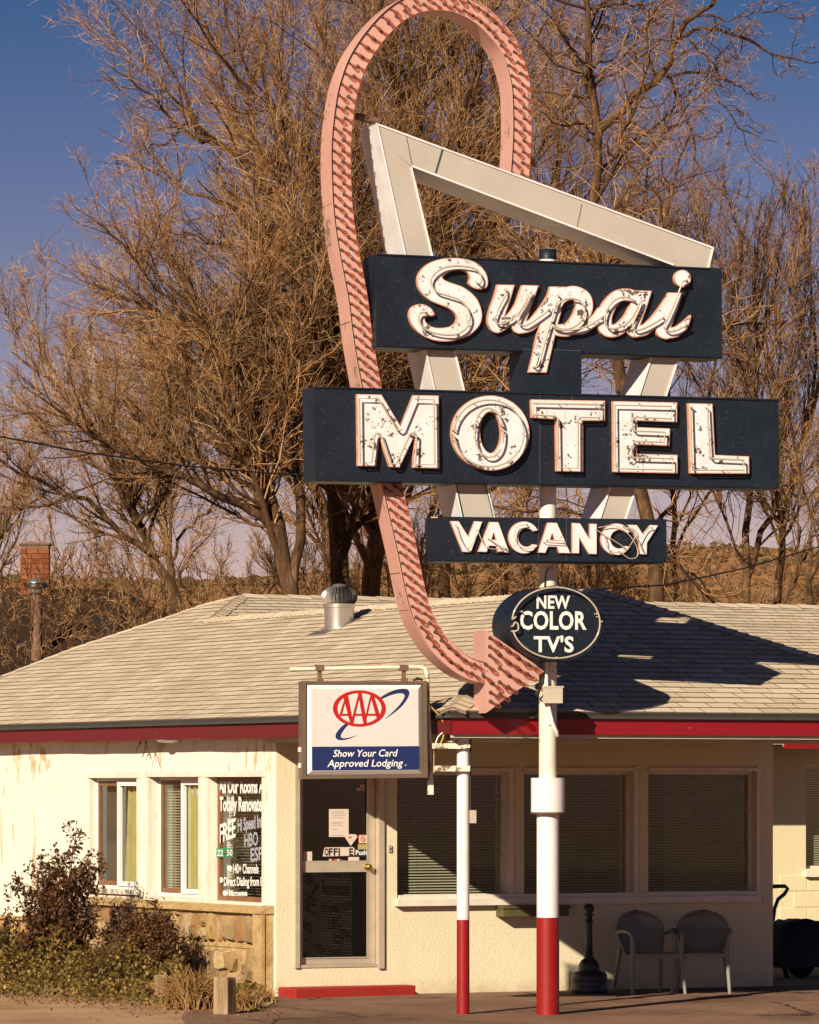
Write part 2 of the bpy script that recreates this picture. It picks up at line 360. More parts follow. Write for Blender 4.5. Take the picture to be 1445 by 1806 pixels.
F = (np.arange(n)[:, None, None]*7 + np.array(fa)[None]).reshape(-1, 3)
o = bpy.data.objects.new('hill_scrub', npmesh('hill_scrub', V.reshape(-1, 3), F, [M['scrub']])); link(o, None, (0, 0, 0))
tag(o, 'dark scrub bushes dotted over the dry hill', 'scrub', kind='stuff')

# asphalt lot: one thin sheet with a ragged left edge, 4 mm above the dirt
edge = [(330, 1786), (352, 1779), (400, 1783), (440, 1779), (470, 1772), (478, 1767)]
pl = [gnd(x, y) for x, y in [(250, 1850), (330, 1812), (318, 1795)] + edge]
pl += [(CA[0]-.1, CA[1]+.02), (RW.w(12, 0, 0).x, RW.w(12, 0, 0).y), (RW.w(12, 0, 0).x+3, RW.w(12, 0, 0).y+8), (60, 55), (60, -20), (-3, -20)]
mb = MB(); V = [Vector((x, y, .004)) for x, y in pl]
tr_ = tessellate_polygon([V]); fl = []
for a, b, c in tr_:
    ar = (V[b].x-V[a].x)*(V[c].y-V[a].y)-(V[c].x-V[a].x)*(V[b].y-V[a].y); fl.append((a, b, c) if ar > 0 else (a, c, b))
mb.add(V, fl); mb.build('asphalt_lot', M['asphalt'], None, (0, 0, 0), kind='structure')

# ------------------------------------------------------------------ the motel building
B = thing('motel_building', 'cream stucco motel office with shingled hip roof and red fascia', 'building', (CA[0], CA[1], 0))
def wall_holes(mb, fr, u0, u1, z0, z1, holes, depth):
    """front faces and the reveals of the openings; holes = (ua, ub, za, zb)"""
    us = sorted({u0, u1, *[h[0] for h in holes], *[h[1] for h in holes]}); zs = sorted({z0, z1, *[h[2] for h in holes], *[h[3] for h in holes]})
    for a, b in zip(us, us[1:]):
        for c, d in zip(zs, zs[1:]):
            mu, mz = (a+b)/2, (c+d)/2
            if any(h[0] < mu < h[1] and h[2] < mz < h[3] for h in holes): continue
            mb.add([fr.w(a, 0, c), fr.w(b, 0, c), fr.w(b, 0, d), fr.w(a, 0, d)], [(0, 1, 2, 3)])
    for a, b, c, d in holes:
        p = [(a, c), (b, c), (b, d), (a, d)]
        for i in range(4):
            (ua, za), (ub, zb) = p[i], p[(i+1) % 4]
            mb.add([fr.w(ua, 0, za), fr.w(ub, 0, zb), fr.w(ub, -depth, zb), fr.w(ua, -depth, za)], [(3, 2, 1, 0)])
def rect(fr, x0, x1, y0, y1, v=0, xm=None):
    """a window opening from picture corners: (u0, u1, z0, z1)"""
    xm = xm or (x0+x1)/2
    return (fr.u(x0, v), fr.u(x1, v), fr.z(xm, y1, v), fr.z(xm, y0, v))
uE = RW.u(1363); WL0 = LW.u(-90)
door_h = rect(RW, 519, 671, 1350, 1706); w4 = rect(RW, 700, 897, 1361, 1583); w5 = rect(RW, 924, 1117, 1360, 1581); w6 = rect(RW, 1143, 1333, 1360, 1577)
for q in (w5, w6): pass
mb = MB(); wall_holes(mb, RW, 0, uE, -.1, ZE+.02, [door_h, w4, w5, w6], .30)
mb.add([RW.w(uE, 0, -.1), RW.w(uE, -6.3, -.1), RW.w(uE, -6.3, ZE+.02), RW.w(uE, 0, ZE+.02)], [(0, 1, 2, 3)])
mb.add([RW.w(uE, -6.3, -.1), LW.w(WL0, -12, -.1), LW.w(WL0, -12, ZE), RW.w(uE, -6.3, ZE)], [(0, 1, 2, 3)])
mb.build('wall', M['stucco'], B)
w3 = rect(LW, 371, 466, 1370, 1590); w2 = rect(LW, 267, 354, 1370, 1582); w1 = rect(LW, 163, 245, 1372, 1568)
mb = MB(); wall_holes(mb, LW, WL0, 0, -.1, ZE+.02, [w1, w2, w3], .30)
mb.add([LW.w(WL0, 0, -.1), LW.w(WL0, -12, -.1), LW.w(WL0, -12, ZE), LW.w(WL0, 0, ZE)], [(3, 2, 1, 0)])
mb.build('wall', M['stucco_sunlit'], B, label='sunlit side wall with flaking stained stucco')
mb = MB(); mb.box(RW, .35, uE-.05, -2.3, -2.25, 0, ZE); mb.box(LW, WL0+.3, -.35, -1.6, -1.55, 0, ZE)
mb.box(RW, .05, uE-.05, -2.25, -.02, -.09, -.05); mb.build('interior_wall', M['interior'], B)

def slats(fr, u0, u1, z0, z1, v, mat, parent, pitch=.029, tilt=.62, name='blind'):
    mb = MB(); z = z0+.02; w_ = .0112
    while z < z1:
        dz = w_*math.sin(tilt); dv = w_*math.cos(tilt); j = R_.uniform(-.0012, .0012)
        mb.add([fr.w(u0, v+dv, z-dz+j), fr.w(u1, v+dv, z-dz-j), fr.w(u1, v-dv, z+dz-j), fr.w(u0, v-dv, z+dz+j)], [(0, 1, 2, 3)]); z += pitch
    for k in (.2, .8):
        uu = u0+(u1-u0)*k; mb.tube([fr.w(uu, v+.014, z0), fr.w(uu, v+.014, z1)], .0012, 3)
    return mb.build(name, mat, parent, kind='stuff')
def window(fr, h, depth, split=None, frame_mat='trim', pane_mat='glass', fw=.035, label=None):
    """frame, pane(s) in an opening; returns the window part and its clear rectangle"""
    a, b, c, d = h; mb = MB(); f0, f1 = -depth-.03, -depth+.012
    mb.box(fr, a, b, f0, f1, d-fw, d); mb.box(fr, a, b, f0, f1, c, c+fw); mb.box(fr, a, a+fw, f0, f1, c+fw, d-fw); mb.box(fr, b-fw, b, f0, f1, c+fw, d-fw)
    W = mb.build('window', M[frame_mat], B, label=label)
    ap = [(a+fw, b-fw)] if split is None else [(a+fw, split), (split+.02, b-fw)]
    for p, q in ap:
        MB().box(fr, p, q, -depth-.012, -depth-.008, c+fw, d-fw).build('pane', M[pane_mat], W)
    return W, (a+fw, b-fw, c+fw, d-fw)
for h in (w4, w5, w6):
    W, q = window(RW, h, .10)
    slats(RW, q[0], q[1], q[2], q[3], -.16, M['blind'], W)
    mb = MB()                                                  # casing round the opening
    k = .045; mb.box(RW, h[1], h[1]+k, .002, .022, h[2]-.0, h[3]+k); mb.box(RW, h[0]-.005, h[1], .002, .022, h[3], h[3]+k*.8)
    mb.build('window_casing', M['trim'], B)
# a strip of side board seen through the first office window, and the long sill
u0, u1 = RW.u(697), RW.u(1336); zs = [RW.z(x, y) for x, y in ((697, 1583), (1336, 1581))]
mb = MB(); zt0 = (RW.z(760, 1587)+RW.z(1200, 1580))/2
mb.box(RW, u0-.01, u1, .003, .075, zt0-.065, zt0); mb.box(RW, u0+.03, u1-.03, .0, .03, zt0, zt0+.045)
mb.build('window_sill', M['trim'], B)
# ---- the three windows of the side wall
def casing(fr, h, k=.07, t=.03, top=.06, mat='trim'):
    mb = MB(); a, b, c, d = h
    mb.box(fr, a-k, a, .0, t, c-.0, d); mb.box(fr, b, b+k*.7, 0, t, c, d); mb.box(fr, a-k-.02, b+k*.8, .0, t+.012, d, d+top)
    return mb.build('window_casing', M[mat], B)
WA, q1 = window(LW, w1, .06, (w1[0]+w1[1])/2, 'white_vinyl'); casing(LW, w1)
WB, q2 = window(LW, w2, .10, (w2[0]+w2[1])/2, 'white_vinyl'); casing(LW, w2)
WC, q3 = window(LW, w3, .09, None, 'brown_wood', fw=.05); casing(LW, w3)
for fr, q, dpt, W in ((LW, q1, .06, WA), (LW, q2, .10, WB)):
    mid = (q[0]+q[1])/2; mb = MB(); s = .05
    for a, b in ((mid-.03, mid+.035),): mb.box(fr, a, b, -dpt-.006, -dpt+.03, q[2], q[3])
    mb.box(fr, q[1]-s*.6, q[1], -dpt-.006, -dpt+.03, q[2], q[3]); mb.box(fr, mid+.035, q[1]-s*.6, -dpt-.006, -dpt+.028, q[3]-s, q[3]); mb.box(fr, mid+.035, q[1]-s*.6, -dpt-.006, -dpt+.028, q[2], q[2]+s)
    mb.build('sash', M['white_vinyl'], W)
    mb = MB(); e = .05
    mb.box(fr, q[0], q[0]+e*.8, -dpt-.02, -dpt+.008, q[2], q[3]); mb.box(fr, q[0]+e*.8, mid-.03, -dpt-.02, -dpt+.006, q[2], q[2]+e); mb.box(fr, q[0]+e*.8, mid-.03, -dpt-.02, -dpt+.006, q[3]-e, q[3])
    mb.build('wood_frame', M['brown_wood'], W)
def curtain(fr, u0, u1, z0, z1, v, mat, parent, folds=6, lean=0):
    n = folds*8; vs = []; rr = random.Random(int(u0*100))
    for i in range(n+1):
        k = i/n; u = u0+(u1-u0)*k; vv = v+.035*math.sin(k*folds*2*math.pi+rr.uniform(-.3, .3))
        vs += [fr.w(u+lean*(1-k), vv, z1), fr.w(u, vv*1.0, z0)]
    fs = [(2*i, 2*i+1, 2*i+3, 2*i+2) for i in range(n)]
    return MB().add(vs, fs, True).build('curtain', mat, parent)
mid = (q1[0]+q1[1])/2
curtain(LW, q1[0], mid, q1[2], q1[3], -.18, M['curtain_dark'], WA, 5); curtain(LW, mid-.05, q1[1]+.25, q1[2], q1[3], -.15, M['curtain_green'], WA, 6, .10)
mid = (q2[0]+q2[1])/2
slats(LW, q2[0], mid+.05, q2[2], q2[3], -.17, M['blind'], WB); slats(LW, mid+.05, q2[1]+.1, q2[2], q2[3], -.165, M['blind_green'], WB, .03, 1.15)
curtain(LW, mid+.03, mid+.32, q2[2], q2[3], -.145, M['curtain_green'], WB, 2)
slats(LW, q3[0]-.02, q3[1]+.1, q3[2], q3[3], -.20, M['blind_dark'], WC, .03)
# paper snowflakes hung in the middle window
for i, (x, y, s) in enumerate(((327, 1384, 6), (322, 1396, 5), (345, 1384, 6), (349, 1398, 5), (330, 1402, 4), (341, 1397, 4))):
    u, z = LW.px(x, y, -.13); mb = MB(); r = s/62*.5
    for k in range(3):
        an = math.pi*k/3+.2*i; c, s_ = math.cos(an), math.sin(an); wd = r*.18
        lp = [(u+(c*r-s_*wd)*1.6, z+s_*r+c*wd), (u+(-c*r-s_*wd)*1.6, z-s_*r+c*wd), (u+(-c*r+s_*wd)*1.6, z-s_*r-c*wd), (u+(c*r+s_*wd)*1.6, z+s_*r-c*wd)]
        mb.prism(LW, lp, -.131+k*.001, -.130+k*.001)
    mb.build('paper_snowflake', M['white_print'], WB)
# sills under the side windows
mb = MB(); h = w1; mb.box(LW, h[0]-.10, h[1]+.04, .0, .06, h[2]-.05, h[2]); mb.box(LW, h[0]-.12, h[1]+.06, .0, .04, h[2]-.19, h[2]-.07); mb.build('window_sill', M['trim_worn'], B, label='peeling weathered window sill board')
mb = MB(); mb.box(LW, w2[0]-.10, w2[1]+.10, .0, .05, w2[2]-.10, w2[2]); mb.build('window_sill', M['trim'], B)
mb = MB(); mb.box(LW, w3[0]-.08, w3[1]+.05, .0, .05, w3[2]-.10, w3[2]); mb.build('window_sill', M['trim'], B)

# ---- office door
a, b, c, d = door_h
mb = MB(); fa = RW.u(527, -.07)
mb.box(RW, a, a+.05, -.10, .025, c, d); mb.box(RW, b-.03, b+.03, -.09, .03, c-.02, d); mb.box(RW, a+.05, b-.03, -.10, .01, c, c+.03); mb.box(RW, a+.05, b-.03, -.1, .02, d-.05, d)
mb.build('door_frame', M['alu'], B)
ul, ur = RW.u(533, -.06), RW.u(648, -.06); zl = lambda y: RW.z(600, y, -.06)
z0, z1, z2, z3 = zl(1690), zl(1538), zl(1520), zl(1356)
e0, e1 = a+.05, b-.035; DV0, DV1 = -.085, -.055
mb = MB(); bt = c+.032
mb.box(RW, e0, ul, DV0, DV1, bt, d-.05); mb.box(RW, ur, e1, DV0, DV1, bt, d-.05); mb.box(RW, ul, ur, DV0, DV1-.002, bt, z0); mb.box(RW, ul, ur, DV0, DV1+.004, z1, z2); mb.box(RW, ul, ur, DV0, DV1-.002, z3, d-.052)
for za, zb in ((z0, z1), (z2, z3)):                           # glazing beads
    mb.box(RW, ul, ur, DV1-.002, DV1+.006, za, za+.012); mb.box(RW, ur-.012, ur, DV1-.002, DV1+.005, za+.012, zb)
DOOR = mb.build('door', M['alu'], B)
MB().box(RW, ul, ur, -.074, -.070, z0, z1).build('pane', M['glass'], DOOR); MB().box(RW, ul, ur, -.074, -.070, z2, z3).build('pane', M['glass'], DOOR)
p = RW.w(*[RW.px(648, 1529, -.04)[0]], -.05, RW.z(648, 1529, -.04)); ax = (RW.n[0], RW.n[1], 0)
MB().lathe(p, [(.034, 0), (.034, .006), (.012, .010), (.012, .03), (.024, .036), (.031, .05), (.029, .066), (.014, .075), (0, .076)], 20, ax=ax).build('handle', M['gold'], DOOR)
def flat(fr, x0, x1, y0, y1, v, mat, name, parent, th=.0015, label=None, quad=None):
    pts = quad or [(x0, y1), (x1, y1), (x1, y0), (x0, y0)]
    return MB().prism(fr, fr.loop(pts, v), v, v+th).build(name, mat, parent, label=label)

# ------------------------------------------------------------------ lettering
def glyphs(text, bold=0, spacing=1.0):
    cu = bpy.data.curves.new('t', 'FONT'); cu.body = text; cu.size = 1; cu.offset = bold; cu.space_character = spacing; cu.resolution_u = 3
    o = bpy.data.objects.new('t', cu); COL.objects.link(o); bpy.context.view_layer.update()
    me = o.to_mesh(); V = np.array([v.co[:2] for v in me.vertices]); F = [list(p.vertices) for p in me.polygons]
    ed = [tuple(e.vertices) for e in me.edges]; o.to_mesh_clear(); COL.objects.unlink(o); bpy.data.objects.remove(o); bpy.data.curves.remove(cu)
    return V, F
CAP = None
def text(fr, s, quad, v, mat, name, parent, bold=0, shear=0, depth=.0015, spacing=1.0, label=None):
    """quad: picture corners (bottom left, bottom right, top right, top left) of the box baseline..cap height"""
    global CAP
    if CAP is None: CAP = glyphs('H')[0][:, 1].max()
    V, F = glyphs(s, bold, spacing); x0, x1 = V[:, 0].min(), V[:, 0].max(); q = np.array(quad, float)
    mb = MB(); pts = []
    for x, y in V:
        k = (x-x0)/(x1-x0); h = y/CAP; X = k + shear*h
        P = (q[0]*(1-X)+q[1]*X)*(1-h) + (q[3]*(1-X)+q[2]*X)*h; u, z = fr.px(P[0], P[1], v); pts.append((u, z))
    mb.add([fr.w(u, v+depth, z) for u, z in pts], F)
    if depth > .004:
        n = len(pts); cnt = {}
        for f in F:
            for i in range(len(f)): e = (f[i], f[(i+1) % len(f)]); cnt[tuple(sorted(e))] = cnt.get(tuple(sorted(e)), []) + [e]
        bw = [fr.w(u, v, z) for u, z in pts]; fw_ = [fr.w(u, v+depth, z) for u, z in pts]
        mb.add(fw_+bw, [(e[0][1], e[0][0], e[0][0]+n, e[0][1]+n) for e in cnt.values() if len(e) == 1])
    return mb.build(name, M[mat] if isinstance(mat, str) else mat, parent, label=label)
def bx(x0, x1, yb, yt, slope=0): return [(x0, yb), (x1, yb+slope), (x1, yt+slope), (x0, yt)]

GV = -.085
for s, q_, m_, b_ in (('All Our Rooms Are', bx(386, 474, 1398, 1374.5), 'white_print', .032), ('Totally Renovated', bx(386.5, 467.5, 1430, 1406), 'white_print', .032),
                      ('FREE', [(387, 1487), (415.5, 1475), (415.5, 1443), (387, 1456)], 'white_print', .022), ('Hi Speed Internet', [(419, 1466), (482, 1455), (482, 1433), (419, 1445)], 'grey_print', .03),
                      ('HBO', [(431, 1493.5), (455, 1490), (455, 1467), (431, 1472)], 'grey_print', .022), ('ESPN', [(442, 1519), (474, 1515), (474, 1492), (442, 1497)], 'grey_print', .022),
                      ('140+ Channels', bx(411, 456, 1540, 1524), 'white_print', .022), ('Direct Dialing from Rooms', bx(395, 482, 1562, 1547), 'white_print', .022),
                      ('Microwave', bx(404, 436, 1580, 1570), 'white_print', .03)):
    text(LW, s, q_, GV, m_, 'window_lettering', WC, bold=b_, spacing=.97)
for x, y in ((405, 1531), (389.5, 1552), (397, 1575)):
    u, z = LW.px(x, y, GV); MB().prism(LW, [(u+.062*math.cos(k*math.pi/10), z+.028*math.sin(k*math.pi/10)) for k in range(20)], GV, GV+.0015).build('bullet_dot', M['white_print'], WC)
flat(LW, 381, 411, 1496, 1512, -.07, M['green_print'], 'number_plate', WC, .004, label='green house number strip')
text(LW, '22', bx(383, 393.5, 1509.5, 1499), -.064, 'white_print', 'window_lettering', WC, bold=.02); text(LW, '50', bx(400, 410, 1509, 1498.5), -.064, 'white_print', 'window_lettering', WC, bold=.02)
u, z = LW.px(396.5, 1504, -.064); MB().lathe(LW.w(u, -.062, z), [(.02, 0), (.014, .012), (0, .014)], 10, ax=(LW.n[0], LW.n[1], 0)).build('fly_screw', M['olive'], WC)

# papers and stickers behind the door glass
DV = -.070
flat(RW, 580, 614.5, 1427, 1476, DV, M['paper'], 'paper_notice', DOOR)
mb = MB()
for y, x1 in ((1431, 606), (1434.5, 610), (1438, 609), (1441.5, 606), (1449.5, 605), (1452, 600), (1455, 604), (1462, 595), (1472.5, 604)):
    lp = RW.loop([(585, y+1), (x1, y+1), (x1, y), (585, y)], DV+.0015); mb.prism(RW, lp, DV+.0015, DV+.0025)
mb.build('notice_lettering', M['red_print' if False else 'grey_print'], DOOR)
MB().prism(RW, RW.loop([(606, 1474), (610, 1471), (627, 1471.5), (630, 1476), (618, 1492)], DV), DV+.002, DV+.004).build('sticker', M['paper'], DOOR, label='diamond shaped travel club sticker')
text(RW, 'AAA', bx(614, 620, 1478.5, 1475), DV+.004, 'red_print', 'sticker_lettering', DOOR, bold=.03)
flat(RW, 632, 648, 1472, 1488, DV, M['orange_print'], 'sticker', DOOR, label='orange bordered no smoking sticker'); flat(RW, 633.2, 646.6, 1473.5, 1486.5, DV+.0015, M['paper'], 'sticker', DOOR)
u, z = RW.px(640, 1480, DV+.003); rg = [(u+.026*math.cos(k*math.pi/12), z+.028*math.sin(k*math.pi/12)) for k in range(24)]; ri = [(u+.019*math.cos(k*math.pi/12), z+.021*math.sin(k*math.pi/12)) for k in range(24)]
MB().prism(RW, rg, DV+.003, DV+.0045, [ri]).prism(RW, [(u-.018, z+.014), (u-.012, z+.018), (u+.018, z-.012), (u+.013, z-.018)], DV+.003, DV+.0043).build('sticker', M['red_print'], DOOR)
flat(RW, 631, 648, 1489, 1498, DV, M['curtain_green'], 'sticker', DOOR, label='small yellow green sticker')
flat(RW, 570, 624, 1495, 1510, DV, M['paper'], 'office_sign', DOOR, label='worn sign reading office', quad=[(569, 1510.5), (624, 1509), (625, 1496), (622, 1494), (573, 1494.5), (571, 1499)])
for s, x in (('O', 572), ('F', 579.5), ('F', 588), ('I', 596.5), ('E', 615.5)):
    text(RW, s, bx(x, x+(2.6 if s == 'I' else 7.0), 1508.5, 1496.5), DV+.002, 'black_print', 'office_lettering', DOOR, bold=.035)
text(RW, 'Push', bx(627, 646.5, 1507.5, 1499.5), DV+.0015, 'white_print', 'sticker_lettering', DOOR, bold=.03); flat(RW, 626, 647.5, 1498.5, 1510, DV-.0005, M['blue_print'], 'sticker', DOOR, label='blue push sticker')
flat(RW, 614, 633, 1511.5, 1519.5, DV, M['paper'], 'sticker', DOOR); flat(RW, 535, 550, 1502, 1520, DV, M['paper'], 'sticker', DOOR, label='white sticker low on the left of the door glass')
for i, m_ in enumerate(('paper', 'red_print', 'orange_print', 'paper', 'gold', 'blue_print')): flat(RW, 580+i*4.7, 584.2+i*4.7, 1515, 1519, DV, M[m_], 'card_sticker', DOOR)
flat(RW, 629, 643, 1384, 1395, DV, M['paper'], 'flag_sticker', DOOR, label='small flag sticker high on the door glass')
mb = MB()
for k in range(3): mb.prism(RW, RW.loop([(633, 1388+k*2.6), (643, 1388+k*2.6), (643, 1386.8+k*2.6), (633, 1386.8+k*2.6)], DV+.0015), DV+.0015, DV+.002)
mb.build('flag_stripe', M['red_print'], DOOR)
flat(RW, 629.6, 634, 1384.6, 1389, DV+.0016, M['blue_print'], 'flag_canton', DOOR, .0012)
# door bell
u, z = RW.px(687, 1497); mb = MB(); mb.box(RW, u-.02, u+.02, .001, .018, z-.035, z+.035); bell = mb.build('doorbell', M['greybox'], B, bevel=.004)
MB().lathe(RW.w(u, .018, z), [(.009, 0), (.008, .006), (0, .007)], 12, ax=(RW.n[0], RW.n[1], 0)).build('button', M['black'], bell)
# small box shelf fixed under the sill, behind the tall post
h = rect(RW, 884, 1000, 1597, 1616, .12); mb = MB(); mb.box(RW, h[0], h[1], .0, .16, h[2], h[3]-.03); mb.box(RW, h[0]-.01, h[1]+.01, 0, .175, h[3]-.028, h[3]); mb.build('box_shelf', M['olive'], B, bevel=.004)

# red step before the door
us0 = RW.u(521, .42); us1 = RW.u(738, .30)
mb = MB(); zt1 = RW.z(600, 1742, .42)
vs = [RW.w(us0, .42, zt1), RW.w(us1, .24, zt1-.0), RW.w(us1, 0.0, zt1), RW.w(us0, 0.0, zt1)]
vb = [Vector((p.x, p.y, -.05)) for p in vs]
mb.add(vs+vb, [(0, 1, 2, 3), (4, 5, 1, 0), (5, 6, 2, 1), (6, 7, 3, 2), (7, 4, 0, 3)])
o = mb.build('door_step', M['red_step'], None, bevel=.012); tag(o, 'low red painted concrete step below the office door', 'step')

# ------------------------------------------------------------------ stone veneer below the side windows
ledge = LW.z(300, 1598, .12); V0 = .10
t = NT('mortar'); t.bump(t.noise(16, 8, .75), .6, .03); t.set(t.mix(t.ramp(t.noise(7, 8, .7), [(.35, 0), (.65, 1)]), (.38, .24, .10), (.60, .42, .21)), .95, 0, .1); M['mortar'] = t.m
t = NT('field_stone'); oi = t.n('ShaderNodeObjectInfo'); base = t.ramp(oi.outputs['Random'], [(0, (.58, .36, .13)), (.2, (.34, .22, .10)), (.4, (.66, .47, .24)), (.55, (.42, .17, .05)), (.7, (.25, .18, .11)), (.85, (.62, .40, .13)), (1, (.50, .38, .23))])
g = t.noise(9, 8, .7, stretch=(1, 1, .5), dist=.6); col = t.mix(t.ramp(g, [(.35, 0), (.7, .8)]), base, (.24, .16, .09)); col = t.mix(t.ramp(t.noise(4, 5), [(.5, 0), (.75, .5)]), col, (.62, .50, .33)); t.bump(g, .9, .03); t.set(col, .9, 0, .15); M['stone'] = t.m
VE = B
uL, uR = LW.u(150, .12), -.06
mb = MB(); mb.box(LW, uL, uR, -.01, V0, -.1, ledge-.02)
lp = [(0.0, ledge-.03), (.0, ledge+.05), (.03, ledge+.055), (.16, ledge+.01), (.16, ledge-.03)]
vs = [LW.w(u, v, z) for u in (uL-.01, uR+.02) for v, z in lp]; n = len(lp)
mb.add(vs, [tuple((i, (i+1) % n, (i+1) % n+n, i+n)) for i in range(n)] + [tuple(reversed(range(n))), tuple(range(n, 2*n))])
mb.box(LW, uR-.20, uR+.015, V0, V0+.045, -.1, ledge-.03); mb.box(LW, uL, uR-.2, V0, V0+.012, ledge-.385, ledge-.35)
mb.box(LW, LW.u(-60), uL-.03, -.01, .05, -.1, LW.z(40, 1622)); mb.box(LW, LW.u(-60), uL-.03, -.01, .09, LW.z(40, 1622), LW.z(40, 1622)+.04)
VN = mb.build('stone_veneer', M['mortar'], B, bevel=.01)
def stone(fr, cu_, cz, w_, h_, v, rr):
    n = rr.randint(5, 8); lp = []
    for k in range(n):
        an = 2*math.pi*(k+rr.uniform(-.28, .28))/n; c, s = math.cos(an), math.sin(an); q = 1/max(abs(c), abs(s))*rr.uniform(.93, 1.09)
        lp.append((cu_+c*q*w_/2, cz+s*q*h_/2))
    d = rr.uniform(.03, .085); tl = rr.uniform(-.02, .02); t2 = rr.uniform(-.018, .018); n = len(lp); mb = MB()
    top = [fr.w(cu_+(u-cu_)*.88, v+d+tl*(u-cu_)/w_*2+t2*(z-cz)/h_*2, cz+(z-cz)*.88) for u, z in lp]; bot = [fr.w(u, v-.004, z) for u, z in lp]
    c_ = fr.w(cu_+rr.uniform(-.2, .2)*w_, v+d+rr.uniform(-.004, .012), cz+rr.uniform(-.2, .2)*h_)
    mb.add(top+bot+[c_], [(k, (k+1) % n, 2*n) for k in range(n)] + [(k, k+n, (k+1) % n+n, (k+1) % n) for k in range(n)])
    return mb.build('stone', M['stone'], VN)
rr = random.Random(11)
u = uR-.24
while u > uL+.05:                                             # upper course
    w_ = rr.uniform(.13, .25); hh = ledge-.06-(ledge-.335)
    if rr.random() < .45:
        k = rr.uniform(.35, .65); stone(LW, u-w_/2, ledge-.05-hh*(1-k)/2, w_*1.02, hh*(1-k)*.97, V0, rr); stone(LW, u-w_/2, ledge-.05-hh*(1-k)-hh*k/2, w_*1.02, hh*k*.97, V0, rr)
    else: stone(LW, u-w_/2, ledge-.05-hh/2, w_, hh, V0, rr)
    u -= w_
u = uR-.24; z1_ = ledge-.41
while u > uL+.05:                                             # lower, taller course
    w_ = rr.uniform(.15, .30); z = z1_
    while z > .02:
        hh = rr.uniform(.16, .40); hh = min(hh, z-.0) if z-hh > .12 else z
        stone(LW, u-w_/2, z-hh/2, w_, hh*.98, V0, rr); z -= hh
    u -= w_
u = uL-.08
while u > LW.u(-50):
    w_ = rr.uniform(.25, .45); z = LW.z(40, 1622)-.03
    while z > .05:
        hh = rr.uniform(.2, .45); stone(LW, u-w_/2, z-hh/2, w_, hh*.97, .05, rr); z -= hh
    u -= w_

# ------------------------------------------------------------------ block wall of the far wing
BW = Fr((CA[0]-SB*7.6, CA[1]+CB*7.6), (CB, SB))
bu0, bu1 = BW.u(1300), BW.u(1600); bw_h = (BW.u(1421), BW.u(1560), BW.z(1440, 1532), BW.z(1440, 1346))
mb = MB(); wall_holes(mb, BW, bu0, bu1, -.1, ZE, [bw_h], .3); BLK = mb.build('block_wall', M['block'], B)
blk = MB(); bl, bh = .392, .193
blk.add([(0, 0, 0)], []); blk.v = []; blk.f = []; blk.m = []; blk.sm = []; blk.att = []
lf = Fr((0, 0), (CB, SB)); e = .006
vs = [lf.w(0, .001, 0), lf.w(bl, .001, 0), lf.w(bl, .001, bh), lf.w(0, .001, bh), lf.w(e, .009, e), lf.w(bl-e, .009, e), lf.w(bl-e, .009, bh-e), lf.w(e, .009, bh-e)]
blk.add(vs, [(4, 5, 6, 7), (0, 1, 5, 4), (1, 2, 6, 5), (2, 3, 7, 6), (3, 0, 4, 7)]); bme = blk.mesh('block', M['block'])
for r_ in range(13):
    u = bu0+.6+(.2 if r_ % 2 else 0); z = r_*.2+.003
    while u < BW.u(1475):
        if not (u+bl > bw_h[0]-.02 and z+bh > bw_h[2]-.06 and z < bw_h[3]+.03):
            p = BW.w(u, 0, z); copy_to(bme, 'block', BLK, Matrix.Translation(p))
        u += .4
W, q = window(BW, bw_h, .1); slats(BW, q[0], q[1], q[2], q[3], -.16, M['blind'], W)
mb = MB(); mb.box(BW, bw_h[0]-.03, bw_h[1], .0, .07, bw_h[2]-.10, bw_h[2]-.02); mb.build('window_sill', M['trim'], B)
OH = 1.28
mb = MB(); mb.box(BW, BW.u(1290), bu1, OH-.03, OH, ZE-.03, ZE+.09); mb.build('fascia_board', M['red_paint'], B)
mb = MB(); mb.box(BW, BW.u(1290), bu1, -.1, OH-.03, ZE+.0, ZE+.03); mb.build('soffit', M['soffit'], B)

# ------------------------------------------------------------------ roof
RC = 5.95                                                      # length of the porch fascia
ZT = 2.80
class RP:
    """roof plane: P plan point on its low line, e along it, n up the slope"""
    def __init__(s, P, e, n, z0, p): s.P, s.e, s.n, s.z0, s.p = P, un(*e), un(*n), z0, p; s.k = math.sqrt(1+p*p); s.N = Vector((-s.n[0]*p, -s.n[1]*p, 1)).normalized()
    def w(s, e, r, h=0): return Vector((s.P[0]+s.e[0]*e+s.n[0]*r, s.P[1]+s.e[1]*e+s.n[1]*r, s.z0+s.p*r)) + s.N*h
    def px(s, x, y):
        r = (x-722)/FPX; k = (YH-y)/FPX; Y = (s.z0-s.p*(s.P[0]*s.n[0]+s.P[1]*s.n[1])-HC)/(k-s.p*(r*s.n[0]+s.n[1])); X = r*Y
        return ((X-s.P[0])*s.e[0]+(Y-s.P[1])*s.e[1], (X-s.P[0])*s.n[0]+(Y-s.P[1])*s.n[1])
    def loc(s, p): return ((p[0]-s.P[0])*s.e[0]+(p[1]-s.P[1])*s.e[1], (p[0]-s.P[0])*s.n[0]+(p[1]-s.P[1])*s.n[1])
dR, dL = (CB, SB), (-SB, CB)
PA = RP(FC, (SB, -CB), dR, ZT, PIT)                           # left plane: e towards the viewer
PB = RP(FC, dR, dL, ZT, PIT)                                  # front plane over the porch
hit = RF.u(1055)                                              # not used for height
run = RC/2*1.085
